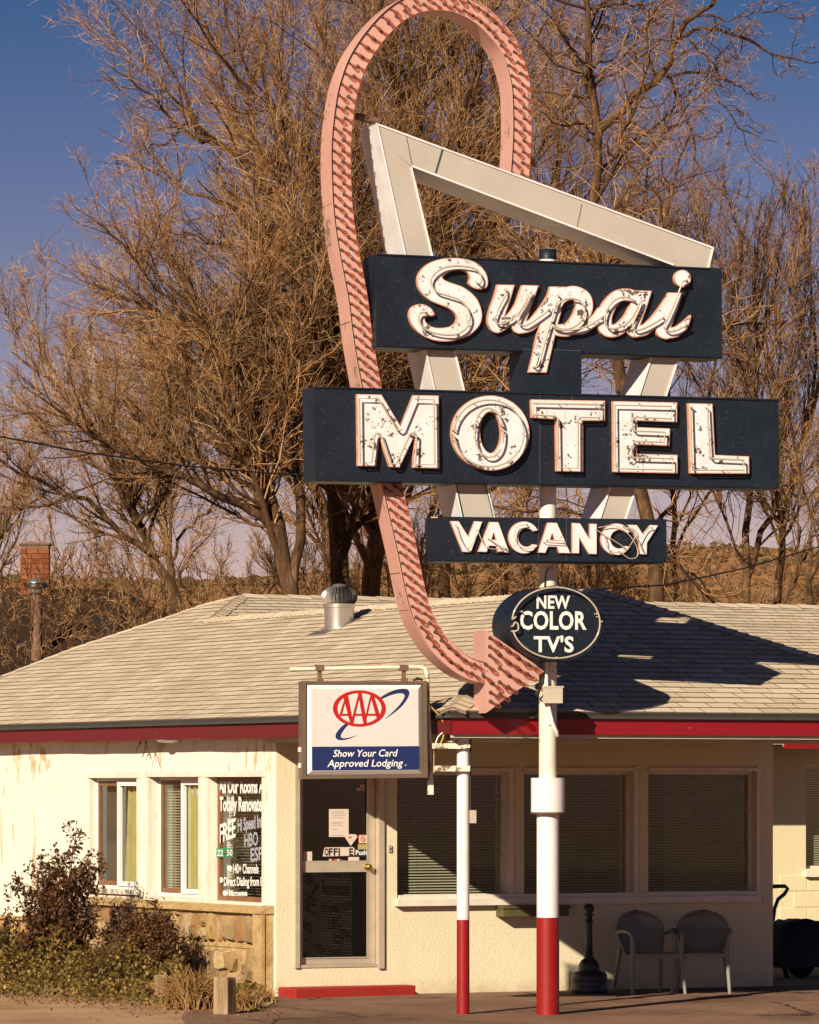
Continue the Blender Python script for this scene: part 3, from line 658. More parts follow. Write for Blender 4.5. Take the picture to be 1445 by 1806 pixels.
# apex: on the bisector from the fascia corner, seen at x = 1055
best = min((abs(722+FPX*(FC[0]+(CB-SB)*t_/1)/(FC[1]+(SB+CB)*t_)-1055), t_) for t_ in [i*.005 for i in range(200, 1200)]); run = best[1]
T = PB.w(run, run); T2 = (T.x, T.y)
eR1 = None
LT = Fr(T2, (SB, -CB)); uR1 = LT.u(374); R1 = LT.w(uR1, 0, T.z)
Qe, Qr = PA.px(427, 1052); Q = PA.w(Qe, Qr)
C2 = PB.w(RC, 0)
EA = 16.5
polyA = [PA.loc((FC[0], FC[1])), PA.loc(T2), PA.loc((R1.x, R1.y)), (Qe, Qr), PA.px(361, 1068), PA.px(291, 1092), PA.px(125, 1147), PA.px(0, 1196), PA.px(-80, 1232), (PA.px(-140, 1262)[0], 0)]
polyA[0] = (0, -.04); polyA[-1] = (polyA[-1][0], -.04)
polyB = [(-.04, -.04), (RC+.04, -.04), (run, run)]
qm = (Q.x-R1.x)*dL[0]+(Q.y-R1.y)*dL[1]; PMt = (Q.z-R1.z)/qm; down = 3.3
PC = RP((Q.x, Q.y), dR, (-dL[0], -dL[1]), Q.z, -PMt)          # wing behind: r runs DOWN the slope from its ridge
r1 = PC.loc((R1.x, R1.y)); vb_ = (r1[0]+(down-r1[1])*PMt/PIT, down)
polyC = [(0, 0), (14, 0), (14, down), vb_, r1]
def deck(pl_, poly, mat, name='roof_deck', parent=None, h=0, th=.04):
    tr = tessellate_polygon([[Vector((a, b, 0)) for a, b in poly]]); mb = MB()
    V = [pl_.w(a, b, h) for a, b in poly]; Vb = [pl_.w(a, b, h-th) for a, b in poly]; n = len(poly); fs = []
    for t3 in tr:
        nn = (V[t3[1]]-V[t3[0]]).cross(V[t3[2]]-V[t3[0]])
        fs.append(tuple(t3) if nn.z > 0 else (t3[0], t3[2], t3[1]))
    mb.add(V, fs); mb.add(Vb, [tuple(reversed(f)) for f in fs]); mb.add(V+Vb, [(i, (i+1) % n, (i+1) % n+n, i+n) for i in range(n)])
    return mb.build(name, mat, parent or B)
ROOF = deck(PA, polyA, M['felt'], 'roof')
deck(PB, polyB, M['felt'], 'roof_deck', ROOF); deck(PC, polyC, M['felt'], 'roof_deck', ROOF)
# hidden slopes that close the roof
def slab(pts, name='roof_deck'):
    n = Vector((0, 0, 1)); mb = MB(); mb.add(pts + [p-Vector((0, 0, .05)) for p in pts], [tuple(range(len(pts))), tuple(reversed(range(len(pts), 2*len(pts))))]); return mb.build(name, M['felt'], ROOF)
vw = PC.w(*vb_); slab([T, C2, Vector((vw.x+.5, vw.y, ZT)), vw, R1])
da, db = PC.w(*vb_), PC.w(14, down); MB().add([da, db, Vector((db.x, db.y, 2.6)), Vector((da.x, da.y, 2.6))], [(0, 1, 2, 3)]).build('eave_board', M['soffit'], ROOF)
QE = PC.w(14, 0); bk = lambda p, d_: Vector((p.x+dL[0]*d_, p.y+dL[1]*d_, ZT)); slab([Q, QE, bk(QE, 5), bk(Q, 5)])
def clip(poly, a, b, c):
    """keep a*x+b*y+c >= 0"""
    out = []; n = len(poly)
    for i in range(n):
        p, q = poly[i], poly[(i+1) % n]; dp = a*p[0]+b*p[1]+c; dq = a*q[0]+b*q[1]+c
        if dp >= 0: out.append(p)
        if (dp >= 0) != (dq >= 0): k = dp/(dp-dq); out.append((p[0]+(q[0]-p[0])*k, p[1]+(q[1]-p[1])*k))
    return out
def convex_parts(poly):
    return [[poly[i] for i in t3] for t3 in tessellate_polygon([[Vector((a, b, 0)) for a, b in poly]])]
def inside(p, poly):
    c = False; n = len(poly)
    for i in range(n):
        a, b = poly[i], poly[(i+1) % n]
        if (a[1] > p[1]) != (b[1] > p[1]) and p[0] < (b[0]-a[0])*(p[1]-a[1])/(b[1]-a[1])+a[0]: c = not c
    return c
rr = random.Random(5); EX = .1415; TW = .318
field = MB(); single = []
def tab(mb, pl_, poly, r_low, sgn, hh, hw):
    """poly in (e, r); butt is at the low edge"""
    ex = EX/pl_.k
    def H(r): t_ = abs(r-r_low)/ex; return hh*(1-t_)+.0015
    top = [pl_.w(e, r, H(r)) for e, r in poly]; bot = [pl_.w(e, r, -.001) for e, r in poly]; n = len(poly)
    a = sum(poly[i][0]*poly[(i+1) % n][1]-poly[(i+1) % n][0]*poly[i][1] for i in range(n))
    nz = (top[1]-top[0]).cross(top[2]-top[1]).z
    f = [tuple(range(n))] + [(i, i+n, (i+1) % n+n, (i+1) % n) for i in range(n)]
    if nz < 0: f = [tuple(reversed(q)) for q in f]
    mb.add(top+bot, f[:1]); mb.mi = 1; b0 = len(mb.v)-2*n
    for q in f[1:]: mb.f.append([b0+i for i in q]); mb.m.append(1); mb.sm.append(False); mb.att.append(mb.a)
    mb.mi = 0
def shingle_plane(pl_, poly, r0, r1_, e0, e1, sgn, near):
    ex = EX/pl_.k; r = r0; row = 0
    pcs = None
    while (r < r1_) if sgn > 0 else (r > r1_):
        off = rr.uniform(0, TW) if row % 3 == 0 else off + TW*.5 + rr.uniform(-.02, .02)
        e = e0 - TW + (off % TW)
        while e < e1:
            ra, rb = (r, r+ex*1.02) if sgn > 0 else (r, r-ex*1.02)
            g_ = rr.uniform(.004, .009); x0, x1 = e+g_, e+TW-g_; jj = rr.uniform(-.003, .003)
            quad = [(x0, ra+jj), (x1, ra+jj+rr.uniform(-.002, .002)), (x1, rb), (x0, rb)]
            ins = [inside(q, poly) for q in quad]; hh = rr.uniform(.008, .013)
            if all(ins):
                m = pl_.w((x0+x1)/2, ra); single.append((m.y if near else 1e6+m.y, pl_, quad, ra, sgn, hh))
            elif any(ins) or inside(((x0+x1)/2, (ra+rb)/2), poly):
                for tri in tris_of[id(poly)]:
                    q = quad
                    a = sum(tri[i][0]*tri[(i+1) % 3][1]-tri[(i+1) % 3][0]*tri[i][1] for i in range(3)); tr3 = tri if a > 0 else tri[::-1]
                    for i in range(3):
                        p0, p1 = tr3[i], tr3[(i+1) % 3]; nx, ny = -(p1[1]-p0[1]), p1[0]-p0[0]; q = clip(q, nx, ny, -(nx*p0[0]+ny*p0[1]))
                        if len(q) < 3: break
                    if len(q) >= 3: field.a = rr.random(); tab(field, pl_, q, ra, sgn, hh, 0)
            e += TW
        r = r+ex if sgn > 0 else r-ex; row += 1
tris_of = {id(p): convex_parts(p) for p in (polyA, polyB, polyC)}
shingle_plane(PB, polyB, -.04, run, -.1, RC+.1, 1, True)
shingle_plane(PA, polyA, -.04, max(p[1] for p in polyA), min(p[0] for p in polyA), .1, 1, True)
shingle_plane(PC, polyC, down, 0, -1.2, 10, -1, False)
single.sort(key=lambda s_: s_[0])
for i, (k, pl_, quad, ra, sgn, hh) in enumerate(single):
    if i < 300:
        mb = MB(); tab(mb, pl_, quad, ra, sgn, hh, 0); mb.build('shingle', [M['shingle'], M['shingle_edge']], ROOF)
    else: field.a = rr.random()*.98+.01; tab(field, pl_, quad, ra, sgn, hh, 0)
field.build('shingle_field', [M['shingle'], M['shingle_edge']], ROOF, kind='stuff')
# hip and ridge caps, each a folded tab
caps = MB()
def cap_run(a, b, na, nb, step=.13, w_=.13, lift=.022):
    """a -> b, overlapping towards b; na / nb: directions down the two slopes"""
    L = (b-a).length; d = (b-a)/L; k = 0
    while k < L-.02:
        p = a+d*k; q = a+d*min(k+step*1.35, L+.03); h0 = lift+rr.uniform(0, .004); h1 = .008; caps.a = rr.random()*.98+.01; sk = rr.uniform(-.015, .015)
        up = Vector((0, 0, 1)); A0, A1 = p+na*(w_+sk)+up*h0, q+na*w_+up*h1; B0, B1 = p+nb*(w_-sk)+up*h0, q+nb*w_+up*h1; m0, m1 = p+up*(h0+.012), q+up*(h1+.012)
        lo = Vector((0, 0, -.035)); vs = [A0, m0, B0, A1, m1, B1, A0+lo, m0+lo, B0+lo, A1+lo, B1+lo]
        caps.mi = 0; caps.add(vs, [(0, 1, 4, 3), (1, 2, 5, 4)]); caps.mi = 1; caps.add(vs, [(0, 6, 7, 1), (1, 7, 8, 2), (3, 9, 6, 0), (2, 8, 10, 5)]); k += step
def sl(n2, p): return Vector((-n2[0], -n2[1], -p)).normalized()
dA, dB_, dC = sl(dR, PIT), sl(dL, PIT), Vector((-dL[0], -dL[1], -PMt)).normalized(); dRt = Vector((dR[0], dR[1], -PIT)).normalized()
FCt = Vector((FC[0], FC[1], ZT))
def along(hd, s_):   # slope direction perpendicular to a hip, inside a plane
    return (s_-hd*s_.dot(hd)).normalized()
hd = (T-FCt).normalized(); cap_run(FCt, T, along(hd, dA), along(hd, dB_))
hd = (T-C2).normalized(); cap_run(C2, T, along(hd, dRt), along(hd, dB_))
hd = (R1-T).normalized(); cap_run(R1, T, dA, dRt, w_=.14)
hd = (Q-R1).normalized(); cap_run(R1, Q, along(hd, dA), along(hd, dC), w_=.10)
cap_run(Q, QE, dC, Vector((dL[0], dL[1], -PMt)).normalized(), step=.3, w_=.13)
sil = [PA.w(*PA.px(x, y)) for x, y in ((-80, 1232), (0, 1196), (125, 1147), (291, 1092), (361, 1068), (427, 1052))]
for a, b in zip(sil, sil[1:]): cap_run(a, b, along((b-a).normalized(), dA), Vector((dL[0], dL[1], -.4)).normalized(), step=.2, w_=.10, lift=.016)
for v_ in caps.f: pass
caps.build('ridge_caps', [M['shingle'], M['shingle_edge']], ROOF, kind='stuff')
ce = PA.w(*polyA[-1])
# fascia, drip edge, soffit, porch beam
mb = MB(); mb.box(RF, 0, RC, -.03, 0, ZE, ZE+.145)
FB = mb.build('fascia_board', M['red_paint'], B)
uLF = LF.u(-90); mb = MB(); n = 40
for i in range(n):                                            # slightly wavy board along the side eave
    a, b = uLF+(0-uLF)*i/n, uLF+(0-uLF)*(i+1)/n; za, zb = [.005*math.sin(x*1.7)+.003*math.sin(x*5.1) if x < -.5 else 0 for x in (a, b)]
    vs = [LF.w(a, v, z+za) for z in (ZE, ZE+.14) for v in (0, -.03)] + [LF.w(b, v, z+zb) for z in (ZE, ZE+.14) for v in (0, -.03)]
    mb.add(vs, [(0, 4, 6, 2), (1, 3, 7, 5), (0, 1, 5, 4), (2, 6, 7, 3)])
mb.build('fascia_board', M['red_darker'], B, label='sagging red board along the side eave')
mb = MB(); mb.box(RF, -.035, RC+.03, -.05, .035, ZE+.147, ZT-.045); mb.box(LF, uLF, -.05, -.05, .035, ZE+.147, ZT-.045); mb.box(LF, -.05, .035, -.05, -.036, ZE+.147, ZT-.045)
mb.build('drip_edge', M['felt'], B)
mb = MB(); mb.box(RF, .03, RC, -O2, -.031, ZE+.005, ZE+.03); mb.box(LF, uLF, -O2, -O1-.02, -.031, ZE+.005, ZE+.03)
mb.build('soffit', M['soffit'], B)
mb = MB(); mb.box(RF, .10, RC-.1, -.30, -.20, ZE-.075, ZE+.004); mb.box(RF, .02, RC, -.075, -.035, ZE-.035, ZE+.004); mb.build('porch_beam', M['soffit'], B)
mb = MB(); mb.box(LF, -O2, -.12, -.14, -.10, ZE-.05, ZE+.004); mb.build('porch_beam', M['soffit'], B)
# end gable wall of the far wing's roof, kept simple: closes the attic over the side wall
# dead vine stubs hanging from the eave
mb = MB()
for pts in (((247, 1308), (243, 1316), (240, 1325)), ((257, 1306), (255, 1322), (251, 1335)), ((257, 1309), (262, 1322), (266, 1338)), ((256, 1308), (258, 1318), (259, 1328)), ((243, 1318), (247, 1313), (249, 1307))):
    mb.tube([LW.w(*[LW.px(x, y, .16)[0]], .16, LW.z(x, y, .16)) for x, y in pts], .006, 5)
o = mb.build('vine_stub', M['bark']); tag(o, 'dried vine stubs hanging from the side eave', 'vine')
# eave light fixture half hidden under the side fascia
p = LF.px(296, 1306, -.1); mb = MB(); mb.lathe(LF.w(p[0], -.1, ZE-.03), [(0, 0), (.10, .008), (.13, .03)], 18); o = mb.build('eave_light', M['white_vinyl']); tag(o, 'round white light under the side eave, unlit', 'light')
# ------------------------------------------------------------------ outlines from strokes (signed distance grid -> contour loops)
def sdf_poly(X, Y, P):
    P = np.array(P, float); d = np.full(X.shape, 1e9); ins = np.zeros(X.shape, bool); n = len(P)
    for i in range(n):
        a, b = P[i], P[(i+1) % n]; ab = b-a; t_ = np.clip(((X-a[0])*ab[0]+(Y-a[1])*ab[1])/max(ab@ab, 1e-9), 0, 1)
        d = np.minimum(d, np.hypot(X-a[0]-t_*ab[0], Y-a[1]-t_*ab[1]))
        c = (a[1] > Y) != (b[1] > Y); xx = (b[0]-a[0])*(Y-a[1])/((b[1]-a[1]) if abs(b[1]-a[1]) > 1e-9 else 1e-9)+a[0]; ins ^= c & (X < xx)
    return np.where(ins, -d, d)
def smooth_path(P, k=8, closed=False):
    P = [np.array(p, float) for p in P]; n = len(P); out = []
    for i in range(n if closed else n-1):
        p0, p1, p2, p3 = (P[(i-1) % n], P[i], P[(i+1) % n], P[(i+2) % n]) if closed else (P[max(i-1, 0)], P[i], P[i+1], P[min(i+2, n-1)])
        for j in range(k):
            t_ = j/k; out.append(.5*((2*p1)+(-p0+p2)*t_+(2*p0-5*p1+4*p2-p3)*t_**2+(-p0+3*p1-3*p2+p3)*t_**3))
    if not closed: out.append(P[-1])
    return out
def sdf_stroke(X, Y, pts, clip_top=None):
    """pts (x, y, width)"""
    Q = smooth_path(pts, 6); d = np.full(X.shape, 1e9)
    for a, b in zip(Q, Q[1:]):
        ab = b[:2]-a[:2]; t_ = np.clip(((X-a[0])*ab[0]+(Y-a[1])*ab[1])/max(ab@ab, 1e-9), 0, 1)
        d = np.minimum(d, np.hypot(X-a[0]-t_*ab[0], Y-a[1]-t_*ab[1]) - (a[2]+(b[2]-a[2])*t_)/2)
    if clip_top is not None: d = np.maximum(d, clip_top(X, Y))
    return d
def contours(D, xs, ys, level):
    """marching squares; closed loops of (x, y)"""
    D = D-level; D = np.where(np.abs(D) < 1e-6, 1e-6, D); seg = {}
    ny, nx = D.shape
    I = np.argwhere((np.sign(D[:-1, :-1])+np.sign(D[1:, :-1])+np.sign(D[:-1, 1:])+np.sign(D[1:, 1:])).__abs__() < 4)
    def pt(key):
        k, i, j = key
        if k == 0: a, b = D[i, j], D[i, j+1]; return (xs[j]+(xs[j+1]-xs[j])*a/(a-b), ys[i])
        a, b = D[i, j], D[i+1, j]; return (xs[j], ys[i]+(ys[i+1]-ys[i])*a/(a-b))
    for i, j in I:
        c = [D[i, j] < 0, D[i, j+1] < 0, D[i+1, j+1] < 0, D[i+1, j] < 0]; e = [(0, i, j), (1, i, j+1), (0, i+1, j), (1, i, j)]
        # walk so the inside stays on one side
        cr = [k for k in range(4) if c[k] != c[(k+1) % 4]]
        if len(cr) == 2:
            a, b = cr; 
            if c[a]: seg[e[a]] = e[b]
            else: seg[e[b]] = e[a]
        elif len(cr) == 4:
            if c[0]: seg[e[0]] = e[3]; seg[e[2]] = e[1]
            else: seg[e[3]] = e[2]; seg[e[1]] = e[0]
    loops = []; left = dict(seg)
    while left:
        s0, nx_ = left.popitem(); lp = [s0]; 
        while nx_ != s0 and nx_ in left: lp.append(nx_); nx_ = left.pop(nx_)
        if len(lp) > 8: loops.append([pt(k) for k in lp])
    return loops
def simplify(lp, eps):
    """Douglas-Peucker on a closed loop"""
    P = np.array(lp); n = len(P)
    if n < 8: return lp
    k = int(np.argmax(np.hypot(*(P-P[0]).T))); 
    def dp(a):
        if len(a) < 3: return [a[0]]
        ab = a[-1]-a[0]; L = np.hypot(*ab); d = np.abs((a[:, 0]-a[0][0])*ab[1]-(a[:, 1]-a[0][1])*ab[0])/max(L, 1e-9); i = int(np.argmax(d))
        if d[i] < eps: return [a[0]]
        return dp(a[:i+1])+dp(a[i:])
    return [tuple(p) for p in dp(P[:k+1])+dp(np.vstack([P[k:], P[:1]]))]
def area(l): return sum(l[i][0]*l[(i+1) % len(l)][1]-l[(i+1) % len(l)][0]*l[i][1] for i in range(len(l)))/2
def group_loops(loops):
    loops = [l for l in loops if abs(area(l)) > .8]; loops.sort(key=lambda l: -abs(area(l))); out = []
    for l in loops:
        for g in out:
            if inside(l[0], g[0]): g.append(l); break
        else: out.append([l])
    return out
def raised(fr, D, xs, ys, name, parent, v0, rim=1.7, h=.045, mat='letter', rim_mat='letter_rim', label=None):
    """channel letter: pinkish body, flaked white face set just inside its edge"""
    mb = MB()
    for g in group_loops([simplify(l, .16) for l in contours(D, xs, ys, 0)]):
        L = [fr.loop(l, v0) for l in g]; mb.mi = 0; mb.prism(fr, L[0], v0-.002, v0+h, L[1:], back=False)
    for g in group_loops([simplify(l, .16) for l in contours(D, xs, ys, -rim)]):
        L = [fr.loop(l, v0) for l in g]; mb.mi = 1; mb.prism(fr, L[0], v0+h, v0+h+.003, L[1:], back=False)
    return mb.build(name, [M[rim_mat], M[mat]], parent, label=label)
def tube_px(fr, pts, v, r, name, parent, k=6, closed=False, smooth=True, feet=True, mat='tube', sides=6):
    P = smooth_path(pts, k, closed) if smooth else pts
    W = [fr.w(*((lambda q: (q[0], v, q[1]))(fr.px(p[0], p[1], v)))) for p in P]
    if closed: W.append(W[0])
    if feet and not closed:
        inn = Vector((-fr.n[0], -fr.n[1], 0))*.05; W = [W[0]+inn]+W+[W[-1]+inn]
    mb = MB(); mb.tube(W, r, sides); return mb.build(name, M[mat], parent)

# ------------------------------------------------------------------ the motel sign on its pole
S = thing('motel_sign', 'tall neon motel sign with pink bulb arrow, white triangle and navy boards', 'motel sign', (POLE[0], POLE[1], 0))
def pole_seg(y0, y1, r, mat, name, n=32, label=None):
    z0, z1 = [HC+(YH-y)/FPX*POLE[1] for y in (y0, y1)]
    return MB().lathe((POLE[0], POLE[1], z0), [(r, 0), (r, z1-z0)], n).build(name, M[mat], S, label=label)
px = POLE[1]/FPX
pole_seg(1791.5, 1618, 20.2*px, 'red_post', 'pole', label='red painted foot of the pole'); pole_seg(1618, 1433, 19.7*px, 'white_post', 'pole'); 
pole_seg(1434, 1372, 29.8*px, 'white_post', 'pole_collar', 40); pole_seg(1372, 1000, 15.8*px, 'rusty_white', 'pole'); pole_seg(1000, 440, 15*px, 'white_post', 'pole')
z_ = HC+(YH-1434)/FPX*POLE[1]; MB().lathe((POLE[0], POLE[1], z_), [(29.9*px, -.008), (30.5*px, -.008), (30.5*px, .01), (29.9*px, .01)], 40).build('collar_rim', M['rust'], S)
z_ = HC+(YH-458)/FPX*POLE[1]; MB().lathe((POLE[0], POLE[1], z_), [(15.6*px, 0), (15.6*px, 18*px), (13.8*px, 18*px), (13.8*px, 10*px)], 28).build('pole_cap', M['navy'], S)
p = RW  # keep a handle for the hole
hp = SG.px(968, 450, 0); 
MB().lathe(Vector((POLE[0]+.5*15.6*px, POLE[1]-.868*15.7*px, HC+(YH-451)/FPX*POLE[1])), [(.018, -.002), (.018, .002)], 12, ax=(.5, -.86, 0)).build('cap_hole', M['black'], S)

def board(pts, v1, depth, name, label=None, mat='navy', lip=.012):
    L = SG.loop(pts, v1); mb = MB(); mb.prism(SG, L, v1-depth, v1)
    o = mb.build(name, M[mat], S, label=label, bevel=.004); return o
NB = board([(664, 447), (1272, 473), (1273.5, 632.5), (663, 612)], 0, .42, 'name_board', 'navy board with the script name')
MBD = board([(553, 681.5), (1373, 704), (1375, 862), (556, 848.5)], .03, .38, 'motel_board', 'navy board with block letters')
VB = board([(770, 911), (1175, 916), (1175.5, 992.5), (771, 990)], .03, .36, 'vacancy_board', 'small navy board with white letters')
board([(922, 612), (1025, 616), (1025.5, 702), (922, 700)], .018, .40, 'drop_box', 'navy box joining the two boards')
# angle strips and seams on the boards
def strip(pts, v, th, mat, name, parent=None, label=None): return MB().prism(SG, SG.loop(pts, v), v, v+th).build(name, M[mat], parent or S, label=label)
strip([(1251, 472.5), (1272, 473.4), (1273.5, 632), (1253, 631.3)], .001, .006, 'navy', 'end_patch', NB)
for par, v, ln in ((NB, .001, [((664, 609.5), (1273, 630)), ((664, 449), (1250, 474))]), (MBD, .031, [((556, 846.5), (1374, 860)), ((553, 683), (1372, 706))]), (VB, .031, [((771, 987.8), (1175, 990.5))])):
    for (xa, ya), (xb, yb) in ln: strip([(xa, ya+1), (xb, yb+1), (xb, yb-.4), (xa, ya-.4)], v, .012, 'navy', 'edge_strip', par)
for x, y0, y1, par, v in ((951, 686, 700, MBD, .031), (951.5, 700, 858, MBD, .031), (1001, 696, 706, MBD, .031), (972, 575, 615, NB, .001), (972.5, 913, 992, VB, .031), (1000, 914, 992, VB, .031)):
    strip([(x, y1), (x+.8, y1), (x+.8, y0), (x, y0)], v, .0015, 'edge_grey', 'panel_seam', par) if 'edge_grey' in M else None
t = NT('grey_seam'); t.set((.09, .09, .10), .6); M['seam'] = t.m
for x, y0, y1, par, v in ((951.5, 696, 858, MBD, .031), (1008, 698, 706, MBD, .031), (972.5, 575, 618, NB, .001), (949, 913, 991, VB, .031), (998, 914, 991, VB, .031)):
    strip([(x, y1), (x+.7, y1), (x+.7, y0), (x, y0)], v, .0015, 'seam', 'panel_seam', par)
strip([(923, 616), (1024, 619), (1024, 618.2), (923, 615.2)], .019, .0015, 'seam', 'panel_seam', NB)
strip([(760, 911.5), (772, 911.7), (771, 913.4), (759, 913.2)], .031, .002, 'foam', 'tape_strip', VB)
text(SG, 'IDN', [(757, 985), (768, 985.5), (768, 978), (757, 977.5)], -.03, 'grey_print', 'maker_mark', VB, bold=.02) if False else None

def grid(x0, x1, y0, y1, st=.55):
    xs = np.arange(x0, x1, st); ys = np.arange(y0, y1, st); return np.meshgrid(xs, ys), xs, ys
# script name ---------------------------------------------------------------
a_ = lambda L: [(700+x/4.983, 440+y/4.983, *r) for x, y, *r in L]
b_ = lambda L: [(940+x/4.817, 460+y/4.817, *r) for x, y, *r in L]
S_OUT = [(742, 350), (690, 352), (640, 330), (615, 295), (628, 250), (600, 205), (540, 185), (470, 195), (410, 225), (385, 252), (430, 285), (500, 308), (570, 335), (640, 385), (690, 440), (722, 510), (735, 580), (722, 650), (680, 710), (610, 765), (520, 798), (420, 812), (320, 803), (230, 770), (155, 715), (110, 650), (92, 580), (108, 520), (150, 490), (200, 483), (250, 497), (290, 525), (318, 578), (285, 590), (240, 598), (232, 625), (262, 665), (320, 690), (390, 692), (455, 678), (500, 645), (512, 600), (490, 560), (440, 520), (370, 492), (290, 460), (225, 410), (180, 350), (165, 290), (175, 225), (215, 165), (280, 118), (370, 88), (470, 78), (570, 85), (660, 110), (730, 160), (775, 225), (787, 290), (775, 335)]
(X, Y), xs, ys = grid(712, 862, 448, 610)
raised(SG, sdf_poly(X, Y, smooth_path(a_(S_OUT), 3, True)), xs, ys, 'letter', NB, .001, 1.5)
(X, Y), xs, ys = grid(850, 1226, 470, 668)
def sc_(L, k): return [(x, y, w_/k) for x, y, w_ in L]
topA = lambda X, Y: (440+316/4.983)-Y + (X-900)*-.012*-1
def topcut(x, y, slope=.022): return lambda X, Y: (y+(X-x)*slope)-Y
parts_ = [
    (sc_(a_([(950, 290, 150), (915, 420, 145), (872, 540, 145), (852, 625, 140), (868, 668, 140)]), 4.983), topcut(873, 502.5)),
    (sc_(a_([(870, 680, 115), (945, 645, 100), (1020, 570, 90), (1080, 480, 90)]), 4.983), None),
    (sc_(a_([(1168, 290, 140), (1120, 430, 140), (1075, 560, 140), (1050, 640, 135), (1062, 678, 130)]), 4.983), topcut(917, 503.5)),
    (sc_(a_([(1065, 690, 110), (1150, 675, 100), (1225, 610, 100), (1300, 520, 105), (1370, 420, 120)]), 4.983), None),
    (sc_(b_([(215, 190, 148), (170, 360, 148), (115, 560, 150), (45, 860, 152), (10, 1010, 154)]), 4.817), lambda X, Y: np.maximum((506+(X-967)*.02)-Y, Y-(657.5+(X-920)*.01))),
    (sc_(b_([(200, 330, 110), (270, 285, 115), (345, 278, 120), (410, 325, 140), (422, 395, 148), (395, 470, 140), (345, 540, 125), (280, 590, 112), (205, 592, 100)]), 4.817), None),
    (sc_(b_([(330, 590, 85), (420, 580, 85), (500, 520, 88), (570, 440, 95)]), 4.817), None),
    (sc_(b_([(870, 318, 100), (790, 292, 105), (710, 305, 110), (640, 375, 118), (598, 470, 122), (598, 560, 125), (645, 598, 112), (720, 580, 105), (790, 510, 100), (845, 420, 100), (880, 340, 100)]), 4.817), None),
    (sc_(b_([(935, 220, 138), (895, 360, 132), (850, 490, 128), (830, 560, 125), (850, 598, 115)]), 4.817), topcut(1117, 513)),
    (sc_(b_([(850, 605, 95), (930, 590, 95), (1010, 530, 95), (1080, 450, 100), (1150, 350, 100)]), 4.817), None),
    (sc_(b_([(1208, 230, 122), (1165, 380, 118), (1115, 510, 118), (1088, 590, 120), (1118, 615, 110)]), 4.817), topcut(1177, 516.5)),
    (sc_(b_([(1115, 618, 95), (1195, 608, 88), (1262, 560, 72), (1312, 490, 28), (1322, 465, 6)]), 4.817), None),
    (sc_(b_([(1255, 150, 138), (1256, 158, 138)]), 4.817), None)]
D = np.full(X.shape, 1e9)
for pts, cl in parts_: D = np.minimum(D, sdf_stroke(X, Y, pts, cl))
raised(SG, D, xs, ys, 'script_letters', NB, .001, 1.5, label='joined lowercase script letters u p a i')
NR = .0088
for P in (a_([(712, 292), (728, 300), (745, 262), (725, 205), (680, 168), (600, 150), (500, 145), (400, 165), (320, 225), (298, 290), (345, 370), (440, 405), (540, 440), (600, 490), (635, 560), (640, 630), (600, 700), (520, 745), (420, 750), (310, 730), (225, 680), (190, 610), (205, 560), (262, 552)]),
          a_([(955, 345), (952, 400), (900, 500), (862, 600), (880, 650), (940, 650), (1040, 590), (1110, 500), (1165, 390), (1178, 378), (1140, 480), (1075, 600), (1070, 650), (1130, 670), (1230, 610), (1340, 530)]),
          b_([(215, 290), (170, 450), (110, 650), (45, 880), (10, 900)]), b_([(180, 420), (240, 345), (320, 320), (400, 345), (440, 420), (410, 510), (330, 570), (240, 580), (165, 545), (200, 580), (320, 590), (450, 560), (540, 510), (590, 480)]),
          b_([(870, 345), (800, 312), (720, 320), (650, 380), (612, 470), (620, 550), (680, 578), (780, 545), (850, 470), (900, 370), (925, 340), (895, 430), (848, 540), (870, 590), (940, 575), (1030, 530), (1110, 480)]),
          b_([(1310, 165), (1275, 175), (1255, 220), (1215, 330), (1150, 480), (1112, 560), (1150, 600), (1220, 590), (1310, 545)])):
    tube_px(SG, P, .095, NR, 'neon_tube', NB, 5)
# MOTEL ----------------------------------------------------------------------
m1 = lambda L: [(610+x/4.129, 680+y/4.129) for x, y in L]; m2 = lambda L: [(920+x/3.44, 690+y/3.44) for x, y in L]
LM = {'M': m1([(70, 65), (248, 68), (388, 300), (480, 72), (665, 76), (672, 605), (478, 600), (488, 370), (382, 598), (308, 595), (232, 372), (210, 588), (76, 588)]),
      'T': m2([(47, 52), (495, 60), (495, 182), (362, 180), (362, 490), (201, 487), (198, 172), (50, 163)]),
      'E': m2([(543, 62), (932, 70), (932, 190), (692, 180), (692, 220), (890, 228), (885, 333), (688, 325), (688, 382), (935, 388), (935, 500), (547, 492)]),
      'L': m2([(1000, 75), (1147, 78), (1162, 388), (1368, 397), (1370, 502), (1012, 500)])}
def inset_tube(fr, D, xs, ys, lev, v, r, parent, cut=None, rot=0, drop=0):
    """neon following the letter just inside its edge, open where its electrodes are"""
    for lp in contours(D, xs, ys, lev):
        lp = simplify(lp, .35)
        if len(lp) < 4: continue
        n = len(lp); i0 = (int(n*rot)) % n; P = lp[i0:]+lp[:i0]
        W = [fr.w(*((lambda q: (q[0], v, q[1]))(fr.px(p[0], p[1], v)))) for p in P]
        if not cut: W.append(W[0]*.12+W[-1]*.88)
        inn = Vector((-fr.n[0], -fr.n[1], 0))*.045
        mb = MB(); mb.tube([W[0]+inn]+W+[W[-1]+inn], r, 6, smooth=False); mb.build('neon_tube', M['tube'], parent)
        k = 0                                                  # little glass posts that hold it off the face
        for i in range(0, len(W)-1, max(1, len(W)//6)): MB().tube([W[i]*.6+W[i+1]*.4, W[i]*.6+W[i+1]*.4+inn*1.05], .004, 5).build('tube_support', M['tube'], parent)
